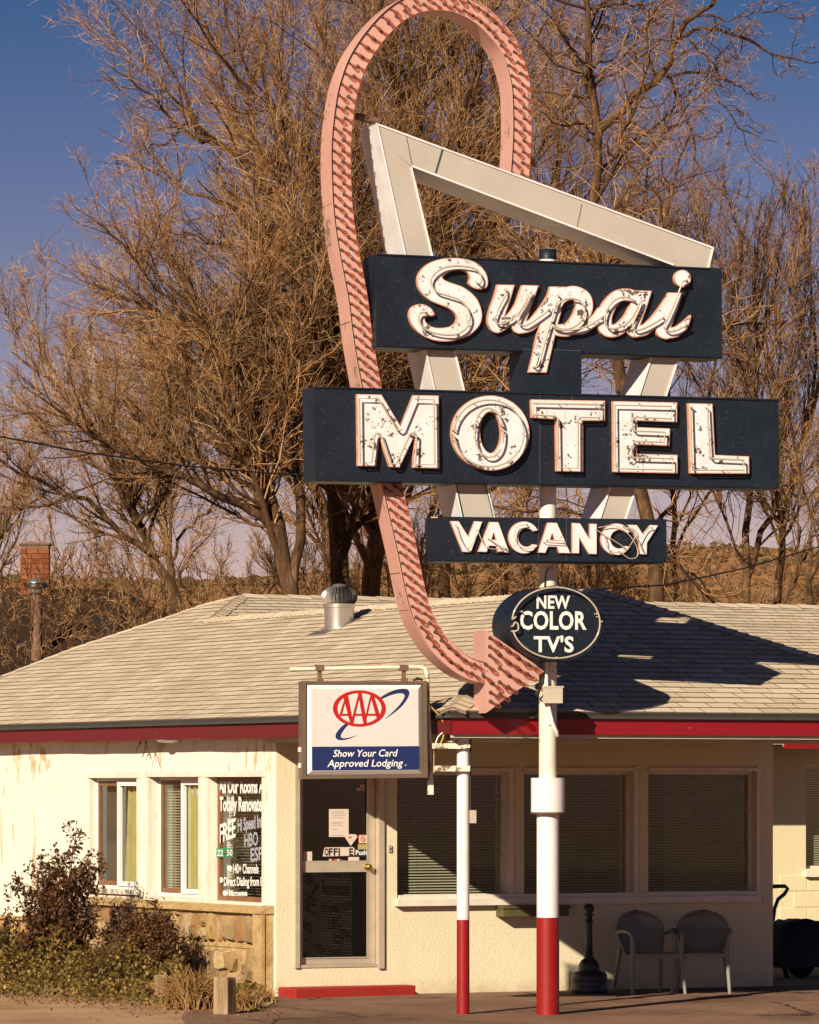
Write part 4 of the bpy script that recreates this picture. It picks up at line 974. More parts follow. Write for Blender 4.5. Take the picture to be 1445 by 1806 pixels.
for ch, pl_ in LM.items():
    P = np.array(pl_); (X, Y), xs, ys = grid(P[:, 0].min()-4, P[:, 0].max()+4, P[:, 1].min()-4, P[:, 1].max()+4)
    D = sdf_poly(X, Y, pl_); raised(SG, D, xs, ys, 'letter', MBD, .031, 1.3); inset_tube(SG, D, xs, ys, -6.2, .135, NR, MBD, rot=.3)
xo, yo = 610+1041/4.129, 680+348/4.129
ell = lambda cx, cy, rx, ry, n=64, rot=0: [(cx+rx*math.cos(2*math.pi*k/n)*math.cos(rot)-ry*math.sin(2*math.pi*k/n)*math.sin(rot), cy+rx*math.cos(2*math.pi*k/n)*math.sin(rot)+ry*math.sin(2*math.pi*k/n)*math.cos(rot)) for k in range(n)]
(X, Y), xs, ys = grid(xo-74, xo+74, yo-72, yo+72)
D = np.maximum(sdf_poly(X, Y, ell(xo, yo, 68.8, 66.1, rot=.1)), -sdf_poly(X, Y, ell(xo, yo-1, 18.4, 36.3, rot=-.03)))
raised(SG, D, xs, ys, 'letter', MBD, .031, 1.3); inset_tube(SG, D, xs, ys, -7.0, .135, NR, MBD, rot=.3)
# VACANCY --------------------------------------------------------------------
v1_ = lambda L: [(740+x/3.211, 900+y/3.211) for x, y in L]
def sd(L): return ('p', v1_(L))
LV = [[sd([(168, 62), (215, 62), (270, 150), (306, 62), (350, 65), (285, 238), (238, 237)])],
      [sd([(390, 66), (440, 68), (502, 240), (438, 239), (428, 204), (388, 202), (374, 238), (325, 236)]), ('h', v1_([(413, 128), (428, 168), (402, 167)]))],
      [sd([(720, 70), (772, 72), (848, 245), (784, 243), (772, 209), (722, 207), (706, 243), (664, 241)]), ('h', v1_([(745, 132), (760, 172), (732, 171)]))],
      [sd([(858, 72), (902, 74), (957, 165), (957, 76), (997, 78), (997, 250), (952, 248), (899, 158), (897, 246), (858, 244)])],
      [sd([(1170, 82), (1224, 84), (1258, 135), (1300, 84), (1345, 86), (1281, 187), (1280, 252), (1235, 250), (1234, 182)])],
      [('c', v1_([(585, 155)])[0], 87/3.211, 91/3.211, 48/3.211, 52/3.211)], [('c', v1_([(1108, 165)])[0], 88/3.211, 90/3.211, 48/3.211, 52/3.211)]]
for L in LV:
    if L[0][0] == 'c':
        _, c, rx, ry, ix, iy = L[0]; (X, Y), xs, ys = grid(c[0]-32, c[0]+32, c[1]-32, c[1]+32, .4)
        D = np.maximum(sdf_poly(X, Y, ell(c[0], c[1], rx, ry)), -sdf_poly(X, Y, ell(c[0]+4.5, c[1], ix, iy)))
        wedge = sdf_poly(X, Y, [(c[0]+6, c[1]-9), (c[0]+40, c[1]-15), (c[0]+40, c[1]+16), (c[0]+6, c[1]+10)]); D = np.maximum(D, -wedge); D = np.maximum(D, X-(c[0]+24))
    else:
        P = np.array(L[0][1]); (X, Y), xs, ys = grid(P[:, 0].min()-3, P[:, 0].max()+3, P[:, 1].min()-3, P[:, 1].max()+3, .4)
        D = sdf_poly(X, Y, L[0][1])
        for q in L[1:]: D = np.maximum(D, -sdf_poly(X, Y, q[1]))
    raised(SG, D, xs, ys, 'letter', VB, .031, .8, .03, mat='letter_small')
rr = random.Random(4)
for P in ([(804, 926), (812, 950), (826, 968), (840, 945)], [(842, 935), (858, 965), (885, 968)], [(862, 950), (880, 962), (893, 968)], [(930, 925), (912, 930), (908, 950), (920, 966), (945, 966)], [(965, 952), (990, 954), (996, 958), (960, 956)],
          [(1058, 930), (1080, 927), (1100, 935), (1120, 958), (1124, 980), (1110, 985), (1092, 972)],
          [(1100, 928), (1118, 940), (1134, 972), (1128, 958), (1140, 935), (1150, 930)], [(1052, 935), (1066, 945), (1072, 968), (1092, 975), (1108, 966), (1122, 940), (1110, 930)], [(1068, 945), (1090, 958), (1104, 968)]):
    tube_px(SG, v1_([]) or P, .10, .0042, 'neon_tube', VB, 5)
# the white triangle -----------------------------------------------------------
vF, vD = -.09, .55
def bar(face, trims, side_poly=None, label=None):
    mb = MB(); mb.mi = 1; mb.prism(SG, SG.loop(face, vF), vF-vD, vF-.012, back=True)
    o = mb.build('triangle_bar', [M['v_face'], M['v_side']], S, label=label, bevel=.004)
    MB().prism(SG, SG.loop(face, vF), vF-.012, vF-.006).build('bar_panel', M['v_face'], o)
    n = len(face)
    for a, b in trims:
        ax_, ay = a; bx_, by = b; L = math.hypot(bx_-ax_, by-ay); nx, ny = -(by-ay)/L, (bx_-ax_)/L; cx = sum(p[0] for p in face)/n; cy = sum(p[1] for p in face)/n
        if (cx-ax_)*nx+(cy-ay)*ny < 0: nx, ny = -nx, -ny
        t_ = 2.6; MB().prism(SG, SG.loop([(ax_-nx*.4, ay-ny*.4), (bx_-nx*.4, by-ny*.4), (bx_+nx*t_, by+ny*t_), (ax_+nx*t_, ay+ny*t_)], vF), vF-.01, vF+.006).build('trim_strip', M['v_trim'], o)
    return o
tl, tr2 = (663, 217), (1258.5, 436.5)
bar([(663, 217), (1258.5, 436.5), (1250, 473), (1200, 473), (726, 294), (690, 262)], [(tl, tr2), ((1258.5, 436.5), (1250, 473)), ((726, 294), (1188, 468.5))])
lx = lambda y: 665+.214*(y-219); rx_ = lambda y: 725+.238*(y-294)
bar([(663.5, 219), (690, 262), (726, 295), (rx_(945), 945), (lx(945), 945)], [((663.5, 219), (lx(945), 945)), ((726, 295), (rx_(945), 945))])
rl = lambda y: 1148-.318*(y-628); rr2 = lambda y: 1250-.328*(y-471)
bar([(rl(474), 474), (rr2(474), 474), (rr2(945), 945), (rl(945), 945)], [((rl(474), 474), (rl(945), 945)), ((rr2(474), 474), (rr2(945), 945))])
t = NT('green_tape'); t.set((.01, .12, .09), .5); M['green'] = t.m
strip([(778.5, 263), (780, 263.5), (768, 305), (766.5, 304.5)], vF-.006, .012, 'green', 'panel_joint'); strip([(1025.5, 359), (1026.3, 359.3), (1017, 404), (1016.2, 403.6)], vF-.006, .004, 'seam', 'panel_joint')
strip([(716, 240), (717, 240.5), (727, 292), (726, 292)], vF-.006, .004, 'seam', 'panel_joint'); strip([(rx_(853)-3.6, 853), (rx_(853)-2.4, 853), (rx_(911)-2.4, 911), (rx_(911)-3.6, 911)], vF-.004, .012, 'green', 'panel_joint')
strip([(lx(853)+1.5, 853), (lx(853)+3, 853), (lx(911)+3, 911), (lx(911)+1.5, 911)], vF-.004, .013, 'green', 'panel_joint')
# rusty bracket from triangle to arrow
MB().tube([SG.w(SG.u(628, -.3), -.3, SG.z(628, 205, -.3)), SG.w(SG.u(668, -.3), -.3, SG.z(668, 214, -.3))], .035, 8).build('bracket', M['rust'], S)
# the pink arrow ---------------------------------------------------------------
vA, dA_ = -.13, .34
cen = [(915.5, 316), (917, 299), (920, 250), (920.5, 199), (917.8, 149.5), (908, 110), (895, 78), (876, 53), (850, 28), (819, 10), (786, 1), (757, 1), (730, 7), (706, 19), (684, 37), (663, 60), (646, 83), (631, 108), (620, 136), (612, 164), (607, 194), (603, 228), (601, 259), (601, 292), (602, 326), (603.5, 357), (606.5, 389), (611, 420), (617, 455), (625, 495), (632, 535), (640, 600), (655, 683), (672, 768), (690, 853), (716, 965), (731, 1038), (742, 1078), (755, 1106), (772, 1132), (791, 1152), (813.5, 1170), (836, 1181), (857, 1186)]
CP = smooth_path(cen, 4); CP = [np.array(p) for p in CP]; hwid = 17.0
def offs(d_):
    out = []
    for i, p in enumerate(CP):
        t_ = CP[min(i+1, len(CP)-1)]-CP[max(i-1, 0)]; t_ = t_/np.hypot(*t_); out.append((p[0]-t_[1]*d_, p[1]+t_[0]*d_))
    return out
wd = lambda i: 16.8 if i < 40 else (17.6 if i < 130 else 17.8+(i-130)*.03)
L_, Rr = [], []
for i, p in enumerate(CP):
    t_ = CP[min(i+1, len(CP)-1)]-CP[max(i-1, 0)]; t_ = t_/np.hypot(*t_); h_ = wd(i); L_.append((p[0]-t_[1]*h_, p[1]+t_[0]*h_)); Rr.append((p[0]+t_[1]*h_, p[1]-t_[0]*h_))
AR = MB(); n = len(CP)
def Wp(q, v): u, z = SG.px(q[0], q[1], vA); return SG.w(u, v, z)
lip = .02
vs = []
for a, b in zip(L_, Rr):
    A_, B_ = np.array(a), np.array(b); d_ = (B_-A_)/np.hypot(*(B_-A_)); ai, bi = A_+d_*1.3, B_-d_*1.3
    vs += [Wp(a, vA-dA_), Wp(a, vA), Wp(ai, vA), Wp(ai, vA-lip), Wp(bi, vA-lip), Wp(bi, vA), Wp(b, vA), Wp(b, vA-dA_)]
AR.add(vs, [(i*8+k, i*8+(k+1) % 8, (i+1)*8+(k+1) % 8, (i+1)*8+k) for i in range(n-1) for k in range(8)])
AR.add(vs[:8], [(0, 1, 2, 3), (0, 3, 4, 7), (4, 5, 6, 7)])
head = [(855, 1111), (960.5, 1183.5), (856, 1258), (855.3, 1207), (855, 1164)]
ARROW = AR.build('arrow', M['pink'], S)
HD = MB().prism(SG, SG.loop([(855, 1111), (960.5, 1183.5), (856, 1258)], vA), vA-dA_, vA+.004); HD.build('arrow_head', M['pink'], ARROW, bevel=.003)
for y in (357, 560, 700, 1072, 1150, 1013):                    # sheet metal joints on the arrow's edge
    i = min(range(n), key=lambda k: abs(CP[k][1]-y)+(0 if (k > 60) else 999)); a0, a1 = L_[i], L_[min(i+1, n-1)]
    g_ = lambda k: (a0[0]+(a1[0]-a0[0])*k, a0[1]+(a1[1]-a0[1])*k)
    MB().add([Wp(g_(0), vA-dA_)+Vector((-.003, 0, 0)), Wp(g_(0), vA)+Vector((-.003, 0, 0)), Wp(g_(.06), vA)+Vector((-.003, 0, 0)), Wp(g_(.06), vA-dA_)+Vector((-.003, 0, 0))], [(0, 1, 2, 3)]).build('metal_joint', M['socket'], ARROW)
# one bulb (socket and glass), then copies
up_, rt, ou = Vector((0, 0, 1)), Vector((SG.d[0], SG.d[1], 0)), Vector((SG.n[0], SG.n[1], 0))
bb = MB(); bax = (rt*.66 + up_*-.52 + ou*.34).normalized()
bb.mi = 0; bb.lathe(Vector((0, 0, 0)), [(.025, 0), (.025, .005), (.019, .008)], 12, ax=ou); bb.lathe(ou*.012, [(.015, -.006), (.0165, .01), (.0165, .028), (.013, .034)], 10, ax=bax)
bb.mi = 1; bb.lathe(ou*.012+bax*.034, [(.013, 0), (.019, .015), (.027, .045), (.030, .072), (.026, .098), (.014, .113), (0, .118)], 12, ax=bax)
bb.mi = 0; bb.lathe(ou*.012+bax*.034, [(.004, 0), (.005, .05), (0, .07)], 5, ax=bax)
bmesh_ = bb.mesh('bulb', [M['socket'], M['bulb']])
def put_bulb(x, y, v, k_=.72):
    u, z = SG.px(x, y, v); rr_ = rr.uniform(-.10, .10); R3 = Matrix.Rotation(rr_, 4, ou); s = rr.uniform(.95, 1.05)*k_
    copy_to(bmesh_, 'bulb', ARROW, Matrix.Translation(SG.w(u, v, z)) @ R3 @ Matrix.Scale(s, 4))
acc = [0]
for a, b in zip(CP, CP[1:]): acc.append(acc[-1]+np.hypot(*(b-a)))
s_ = 8; k = 0
while s_ < acc[-1]-6:
    i = int(np.searchsorted(acc, s_))-1; i = max(0, min(i, n-2)); f_ = (s_-acc[i])/(acc[i+1]-acc[i]); p = CP[i]+(CP[i+1]-CP[i])*f_; t_ = (CP[i+1]-CP[i]); t_ = t_/np.hypot(*t_); nn = np.array([-t_[1], t_[0]])
    hidden = 683+14 < p[1] < 848 and p[0] < 720
    if not hidden:
        for sg_ in (-1, 1):
            q = p + nn*sg_*8.3 + np.array([-4.6, -2.6]) + (t_*9.5 if sg_ > 0 else 0)*0
            put_bulb(q[0], q[1], vA-lip+.001, .60 if (sg_ > 0 and q[1] < 1085) == (p[0] < 760) and q[1] < 1085 else .66)
    s_ += 19.4
for x, y in ((502, 372), (560, 408), (618, 452), (677, 495), (735, 533), (500, 425), (500, 478), (560, 478), (618, 522), (677, 560), (728, 590), (475, 532), (560, 555), (618, 600), (677, 632), (460, 598), (512, 645), (560, 640), (612, 668), (505, 702), (562, 715), (505, 757)):
    put_bulb(720+x/3.44-2, 1020+y/3.44-3, vA+.005)
# the oval drum ------------------------------------------------------------------
vO, dO = .12, .62
oc = (983, 1100); F_ = SG.loop(ell(oc[0], oc[1], 78.5, 66.5), vO)
OV = MB().prism(SG, F_, vO-dO, vO).build('oval_sign', M['navy'], S, bevel=.006, label='navy oval drum reading new colour sets')
OV['label'] = "navy oval drum lettered NEW COLOR TV'S"
MB().prism(SG, SG.loop(ell(oc[0], oc[1], 79.5, 67.5), vO), vO-.03, vO+.004, [SG.loop(ell(oc[0], oc[1], 76.5, 64.5), vO)]).build('oval_rim', M['navy'], OV)
ring = [(x, y) for x, y in ell(980.5, 1098.5, 77.5, 62.5, 72, .02)]
W1 = ring[34:]+ring[:26]; 
tube_px(SG, [(910, 1088), (906, 1091), (903.5, 1092)]+ring[38:]+ring[:34], vO+.06, .0085, 'neon_tube', OV, 2, sides=8)
tube_px(SG, [(905, 1104), (908, 1098), (913, 1100), (914, 1110), (909, 1113)], vO+.06, .0085, 'neon_tube', OV, 4, sides=8)
for x, y, w_ in ((1049, 1083, 0), (1052, 1088, 0), (1057.5, 1097, 0), (917, 1079, 0), (978, 1036, 0), (978, 1160.5, 0)):
    p = SG.px(x, y, vO); MB().lathe(SG.w(p[0], vO, p[1]), [(.009, 0), (.006, .05), (.012, .062), (0, .07)], 8, ax=(SG.n[0], SG.n[1], 0)).build('tube_support', M['tube'], OV)
for s, q in (('NEW', [(946, 1072.5), (1005, 1073), (1005, 1051.5), (946, 1051)]), ('COLOR', [(917, 1109), (1034, 1109.5), (1034, 1079.5), (917, 1079)]), ("TV'S", [(941, 1149), (1011.5, 1149.5), (1011.5, 1123.5), (941, 1123)])):
    text(SG, s, q, vO+.002, 'white_print', 'painted_letters', OV, bold=.028, spacing=1.04)
for x, y in ((933, 1113.5), (1020, 1115)):
    p = SG.px(x, y, vO); MB().lathe(SG.w(p[0], vO, p[1]), [(.014, 0), (.016, .006), (.010, .010), (0, .008)], 12, ax=(SG.n[0], SG.n[1], 0)).build('electrode_socket', M['black'], OV)
# conduit, junction box on the pole
pf = Fr((POLE[0], POLE[1]), (1, .0)); fx = lambda x, y, v: pf.w(*((lambda q: (q[0], v, q[1]))(pf.px(x, y, v))))
MB().box(pf, pf.u(957.5, .20), pf.u(992.5, .20), .105, .21, pf.z(975, 1240.5, .2), pf.z(975, 1212, .2)).build('junction_box', M['greybox'], S, bevel=.004)
MB().box(pf, pf.u(956, .20), pf.u(994, .20), .10, .215, pf.z(975, 1213, .2), pf.z(975, 1210, .2)).build('box_lid', M['greybox'], S)
MB().tube([fx(963.5, 1166, .13), fx(963.5, 1212, .13)], .019, 10).tube([fx(966, 1238, .13), fx(969, 1255, .14), fx(974, 1275, .15), fx(981, 1290, .14), fx(983, 1297, .10)], .018, 10).build('conduit', M['white_post'], S)
MB().tube([fx(959, 1190, .14), fx(955, 1205, .15), fx(949, 1221, .14), fx(946, 1226, .12), fx(951, 1230, .13)], .008, 6).build('sensor_cable', M['cable'], S)
MB().tube([fx(949, 1222, .13), fx(943, 1224, .13)], .013, 8).build('sensor', M['black'], S)
for x0, x1, y in ((950, 983, 1187),): pass
MB().tube([fx(969, 1000, .12), fx(963, 1008, .11), fx(961, 1022, .10), fx(960, 1040, .10)], .006, 6).build('feed_cable', M['cable'], S)

# ------------------------------------------------------------------ porch post and the card sign
PGY = GY+.06; PP = ((816.5-722)/FPX*PGY, PGY); ppx = PGY/FPX
PO = thing('porch_post', 'slim round porch post, white with a red foot, carrying the travel club sign', 'post', (PP[0], PP[1], 0))
zz = lambda y: HC+(YH-y)/FPX*PGY
MB().lathe((PP[0], PP[1], -.02), [(11.4*ppx, 0), (11.2*ppx, zz(1622)+.02)], 24).build('post', M['red_post'], PO, label='red lower part of the post')
MB().lathe((PP[0], PP[1], zz(1622)), [(11.2*ppx, 0), (10.9*ppx, ZE-.01-zz(1622))], 24).build('post', M['white_post'], PO)
PFr = Fr(PP, (1, .05)); pfx = lambda x, y, v: PFr.w(*((lambda q: (q[0], v, q[1]))(PFr.px(x, y, v))))
MB().tube([pfx(829.5, 1304, .02), pfx(829.5, 1432, .02)], .0075, 6).build('rod', M['cable'], PO)
MB().box(PFr, PFr.u(828, .04), PFr.u(840, .04), .0, .05, PFr.z(834, 1452, .04), PFr.z(834, 1429, .04)).build('switch_box', M['greybox'], PO, bevel=.003)
AF = Fr((PP[0], PGY-.03), (math.cos(RAD(9)), math.sin(RAD(9))))
fa_ = lambda x, y, v: AF.w(*((lambda q: (q[0], v, q[1]))(AF.px(x, y, v))))
CS = thing('card_sign', 'white travel club lightbox sign with red oval emblem hanging from a pipe arm', 'sign', (fa_(643, 1370, 0).x, fa_(643, 1370, 0).y, fa_(643, 1370, 0).z))
outer = [(533, 1374), (754, 1371.5), (752.6, 1201), (533, 1201)]; inner = [(540, 1368), (746, 1366), (745, 1206), (540, 1206)]
fc = AF.loop(outer, .13); mb = MB(); mb.prism(AF, fc, -.13, .13, [AF.loop(inner, .13)]); CAB = mb.build('cabinet', M['bronze'], CS, bevel=.004)
MB().prism(AF, AF.loop([(537, 1371), (749, 1369), (748, 1204), (537, 1204)], .13), -.125, .105).build('cabinet_back', M['bronze'], CAB)
po = AF.loop([(541, 1367), (745, 1365), (744, 1207), (541, 1207)], .135); pi_ = AF.loop([(549.5, 1360), (739, 1358), (738, 1215), (549, 1215)], .165)
FP = MB().add([AF.w(u, .108, z) for u, z in po]+[AF.w(u, .150, z) for u, z in pi_], [(0, 1, 5, 4), (1, 2, 6, 5), (2, 3, 7, 6), (3, 0, 4, 7)]).build('face_edge', M['plastic_edge'], CS)
FPN = MB().prism(AF, AF.loop([(549.5, 1360), (739, 1358), (738, 1215), (549, 1215)], .165), .145, .151).build('face_panel', M['plastic_face'], CS)
va = .152
def ap(pts, mat, name, v=va, holes=(), th=.0015, label=None): return MB().prism(AF, AF.loop(pts, v), v, v+th, [AF.loop(h, v) for h in holes]).build(name, M[mat], FPN, label=label)
ap([(550.2, 1359), (738.8, 1357.4), (738.6, 1315.8), (550, 1317)], 'blue_print', 'blue_band')
text(AF, 'Show Your Card', [(587, 1334.8), (699, 1333.8), (699, 1321.8), (587, 1322.8)], va+.002, 'white_print', 'lettering', FPN, bold=.008, shear=.022)
text(AF, 'Approved Lodging', [(577, 1352.6), (709, 1351.4), (709, 1339.2), (577, 1340.4)], va+.002, 'white_print', 'lettering', FPN, bold=.008, shear=.019)
ap(ell(715, 1349.5, 1.6, 1.6, 12), 'grey_print', 'lettering', va+.002)
z4 = lambda L: [(420+x/3.803, 1160+y/3.803) for x, y in L]
def sm(L, k=5): return [tuple(p) for p in smooth_path(L, k, False)]
up1 = sm(z4([(950, 268), (1010, 232), (1075, 210), (1125, 209), (1146, 228), (1140, 262), (1105, 315), (1050, 365), (985, 410)]))
up2 = sm(z4([(985, 409), (1045, 355), (1090, 305), (1115, 262), (1108, 243), (1080, 238), (1035, 247), (985, 266), (955, 282)]))
ap(up1+up2, 'blue_print', 'swoosh', va+.0)
lo1 = sm(z4([(720, 440), (685, 470), (658, 505), (652, 530), (665, 548), (700, 552), (745, 542), (792, 522)])); lo2 = sm(z4([(791, 521), (745, 535), (705, 540), (688, 530), (690, 512), (712, 478), (740, 448)]))
ap(lo1+lo2, 'blue_print', 'swoosh', va+.0)
ec = z4([(812, 340)])[0]
(X, Y), xs, ys = grid(ec[0]-50, ec[0]+50, ec[1]-35, ec[1]+35, .3)
oe = sdf_poly(X, Y, ell(*ec, 46.6, 32.0)); ie = sdf_poly(X, Y, ell(ec[0], ec[1], 39.0, 27.4)); D = np.maximum(oe, -ie)
for L in ([(703, 258), (716, 232), (735, 250), (772, 448), (752, 445)], [(716, 262), (722, 275), (692, 392), (678, 384)], [(800, 222), (824, 222), (866, 455), (842, 462)], [(806, 240), (812, 262), (768, 450), (752, 446)], [(882, 245), (905, 240), (950, 388), (930, 410)], [(884, 258), (890, 280), (850, 450), (838, 448)],
          [(682, 376), (740, 376), (745, 389), (680, 389)], [(776, 376), (832, 376), (834, 389), (774, 389)], [(862, 376), (925, 376), (928, 389), (860, 389)]):
    D = np.minimum(D, np.maximum(sdf_poly(X, Y, z4(L)), oe))
for g in group_loops([simplify(l, .10) for l in contours(D, xs, ys, 0)]): ap(g[0], 'red_print', 'oval_emblem', va+.002, g[1:])
# pipe arm with elbow, hangers, brackets
mb = MB(); mb.tube([fa_(511, 1180.5, .0), fa_(640, 1178, .0), fa_(738, 1176.3, .0), fa_(747, 1177.5, 0), fa_(751.5, 1184, 0), fa_(753, 1195, 0)], .018, 12)
mb.tube([fa_(753.3, 1188, -.02), fa_(757, 1300, -.02), fa_(759.5, 1378, -.02)], .019, 12); mb.tube([fa_(742, 1176.6, 0), fa_(749, 1178.5, 0), fa_(753, 1190, 0)], .025, 12); mb.build('pipe_arm', M['rusty_white'], CS)
MB().box(AF, AF.u(754.5), AF.u(764), -.03, .015, AF.z(759, 1401.5), AF.z(759, 1377)).build('pipe_end', M['rusty_white'], CS)
for x in (562, 710.5):
    mb = MB(); mb.box(AF, AF.u(x-6.5), AF.u(x+8), -.03, .03, AF.z(x, 1183.5), AF.z(x, 1172.5)); mb.box(AF, AF.u(x-2), AF.u(x+5), -.015, .015, AF.z(x, 1197), AF.z(x, 1183.4)); mb.box(AF, AF.u(x-3), AF.u(x+8), -.025, .025, AF.z(x, 1202), AF.z(x, 1196)); mb.build('hanger', M['rust'], CS, bevel=.003)
mb = MB(); mb.box(AF, AF.u(760), AF.u(819), .03, .07, AF.z(790, 1320.5), AF.z(790, 1311)); mb.box(AF, AF.u(818), AF.u(826.5), .0, .072, AF.z(820, 1319), AF.z(820, 1313.5)); mb.build('bracket', M['trim_worn'], CS)
mb = MB(); mb.box(AF, AF.u(764), AF.u(826.5), .03, .07, AF.z(790, 1360.5), AF.z(790, 1350.5)); mb.build('bracket', M['trim_worn'], CS)
mb = MB(); mb.tube([fa_(763, 1311, .01), fa_(764, 1335, .015), fa_(763.5, 1361, .02)], .012, 7); mb.tube([fa_(766, 1362, .03), fa_(761, 1357, .02), fa_(760, 1345, .01)], .010, 7); mb.build('bracket_strap', M['foam'], CS)
MB().tube([fa_(p[0], p[1], .05) for p in smooth_path([(733, 1201), (745, 1196), (752, 1203), (756, 1222), (757, 1240), (765, 1252), (777, 1265), (783, 1280), (782, 1298), (777, 1311)], 5)], .0065, 6).build('yellow_cable', M['cable_yellow'], CS)
MB().tube([fa_(p[0], p[1], .045) for p in smooth_path([(782, 1291), (773, 1299), (768, 1311)], 5)], .007, 6).build('white_cable', M['white_post'], CS)
MB().tube([fa_(728, 1200, .05), fa_(736, 1196, .06), fa_(745, 1199, .05)], .012, 6).build('cable_gland', M['black'], CS)
for y in (1322, 1350): MB().box(AF, AF.u(525.5, -.02), AF.u(530, -.02), -.03, .01, AF.z(527, y+4), AF.z(527, y-4)).build('access_clip', M['white_vinyl'], CAB)

# ------------------------------------------------------------------ turbine vent on the roof
vp = PA.px(598, 1104); base = PA.w(*vp); vpx = base.y/FPX
TV = thing('turbine_vent', 'galvanised turbine vent with ribbed dome on the side slope of the roof', 'roof vent', base)
vc = Vector((base.x, base.y, base.z)); rN = 26.5*vpx
mb = MB(); mb.lathe(vc+Vector((0, 0, -.04)), [(rN, 0), (rN*.98, .10+.04), (rN*1.02, .28)], 28); mb.build('vent_neck', M['galv'], TV)
pl_ = PA; e0, r0 = vp; fl = [PA.w(e0+a, r0+b, .012) for a, b in ((-.22, -.30), (.22, -.30), (.22, .2), (-.22, .2))]; MB().add(fl+[p-Vector((0, 0, .01)) for p in fl], [(3, 2, 1, 0), (4, 5, 6, 7), (0, 1, 5, 4), (1, 2, 6, 5), (2, 3, 7, 6), (3, 0, 4, 7)]).build('vent_flashing', M['galv'], TV)
zb_ = vc.z+.22; hH = 37*vpx; rD = 32.5*vpx
MB().lathe((vc.x, vc.y, zb_-.02), [(rN*1.08, 0), (rN*1.08, .03)], 28).build('vent_ring', M['galv'], TV)
bl_ = MB(); K = 9
for j in range(K+1):
    f_ = j/K; an = -.95+f_*(math.pi/2+.95-.12); r_ = rD*math.cos(an)**.8 if math.cos(an) > 0 else 0; z = zb_+hH*(.42+.54*math.sin(an)); tw = .35*math.cos(an)
    for s_, dr in ((0, 0), (.13, -.35)):
        a2 = s_+0; rr3 = r_*(1 if s_ == 0 else .86); bl_.v.append((rr3*math.cos(a2), rr3*math.sin(a2), z-vc.z))
for j in range(K): bl_.f.append([2*j, 2*j+1, 2*j+3, 2*j+2]); bl_.m.append(0); bl_.sm.append(True); bl_.att.append(0)
vb_me = bl_.mesh('vane', M['galv'])
for k in range(26): copy_to(vb_me, 'vane', TV, Matrix.Translation(vc) @ Matrix.Rotation(2*math.pi*k/26, 4, 'Z'))
MB().lathe((vc.x, vc.y, zb_), [(rD*.66, 0), (rD*.80, hH*.25), (rD*.72, hH*.6), (rD*.4, hH*.88), (0, hH*.9)], 20).build('vent_core', M['black'], TV)
MB().lathe((vc.x, vc.y, zb_+hH*.92), [(rD*.42, 0), (rD*.36, .02), (0, .035)], 20).build('vent_cap', M['galv'], TV)

# ------------------------------------------------------------------ ashtray stand
g0 = gnd(1038.5, 1752.5); ap_ = g0[1]/FPX; AT = thing('ash_stand', 'black free-standing cigarette receptacle with a stepped round base by the wall', 'ashtray', (g0[0], g0[1], 0))
hz = lambda y: (1752.5-y)*ap_
MB().lathe((g0[0], g0[1], 0), [(31*ap_, 0), (32.5*ap_, hz(1749)), (32.5*ap_, hz(1741)), (31.5*ap_, hz(1739)), (32*ap_, hz(1736)), (31*ap_, hz(1733)), (32*ap_, hz(1730)), (32*ap_, hz(1719)), (28*ap_, hz(1714)), (19*ap_, hz(1712.5)), (19.5*ap_, hz(1709)), (18.5*ap_, hz(1707)), (19*ap_, hz(1704)), (18*ap_, hz(1700)), (13*ap_, hz(1693)), (8.5*ap_, hz(1690))], 36).build('base', M['black'], AT)
MB().lathe((g0[0], g0[1], hz(1690)), [(8.8*ap_, 0), (8.8*ap_, 3*ap_), (7*ap_, 4*ap_), (6.2*ap_, 34*ap_), (6*ap_, 66*ap_)], 20).build('stem', M['black'], AT)
MB().lathe((g0[0], g0[1], hz(1628)), [(5.5*ap_, 0), (8*ap_, 1*ap_), (8*ap_, 3*ap_), (6*ap_, 4.5*ap_), (6*ap_, 12*ap_), (8.8*ap_, 13.5*ap_), (8.8*ap_, 16*ap_), (5*ap_, 17*ap_), (8*ap_, 20*ap_), (9.6*ap_, 25*ap_), (8*ap_, 31*ap_), (4*ap_, 34*ap_), (0, 35*ap_)], 20).build('knob_top', M['black'], AT)
MB().lathe((g0[0]+.02, g0[1]-.17, 0), [(0, 0)]*0 or [(.001, 0), (.001, .001)], 4) if False else None

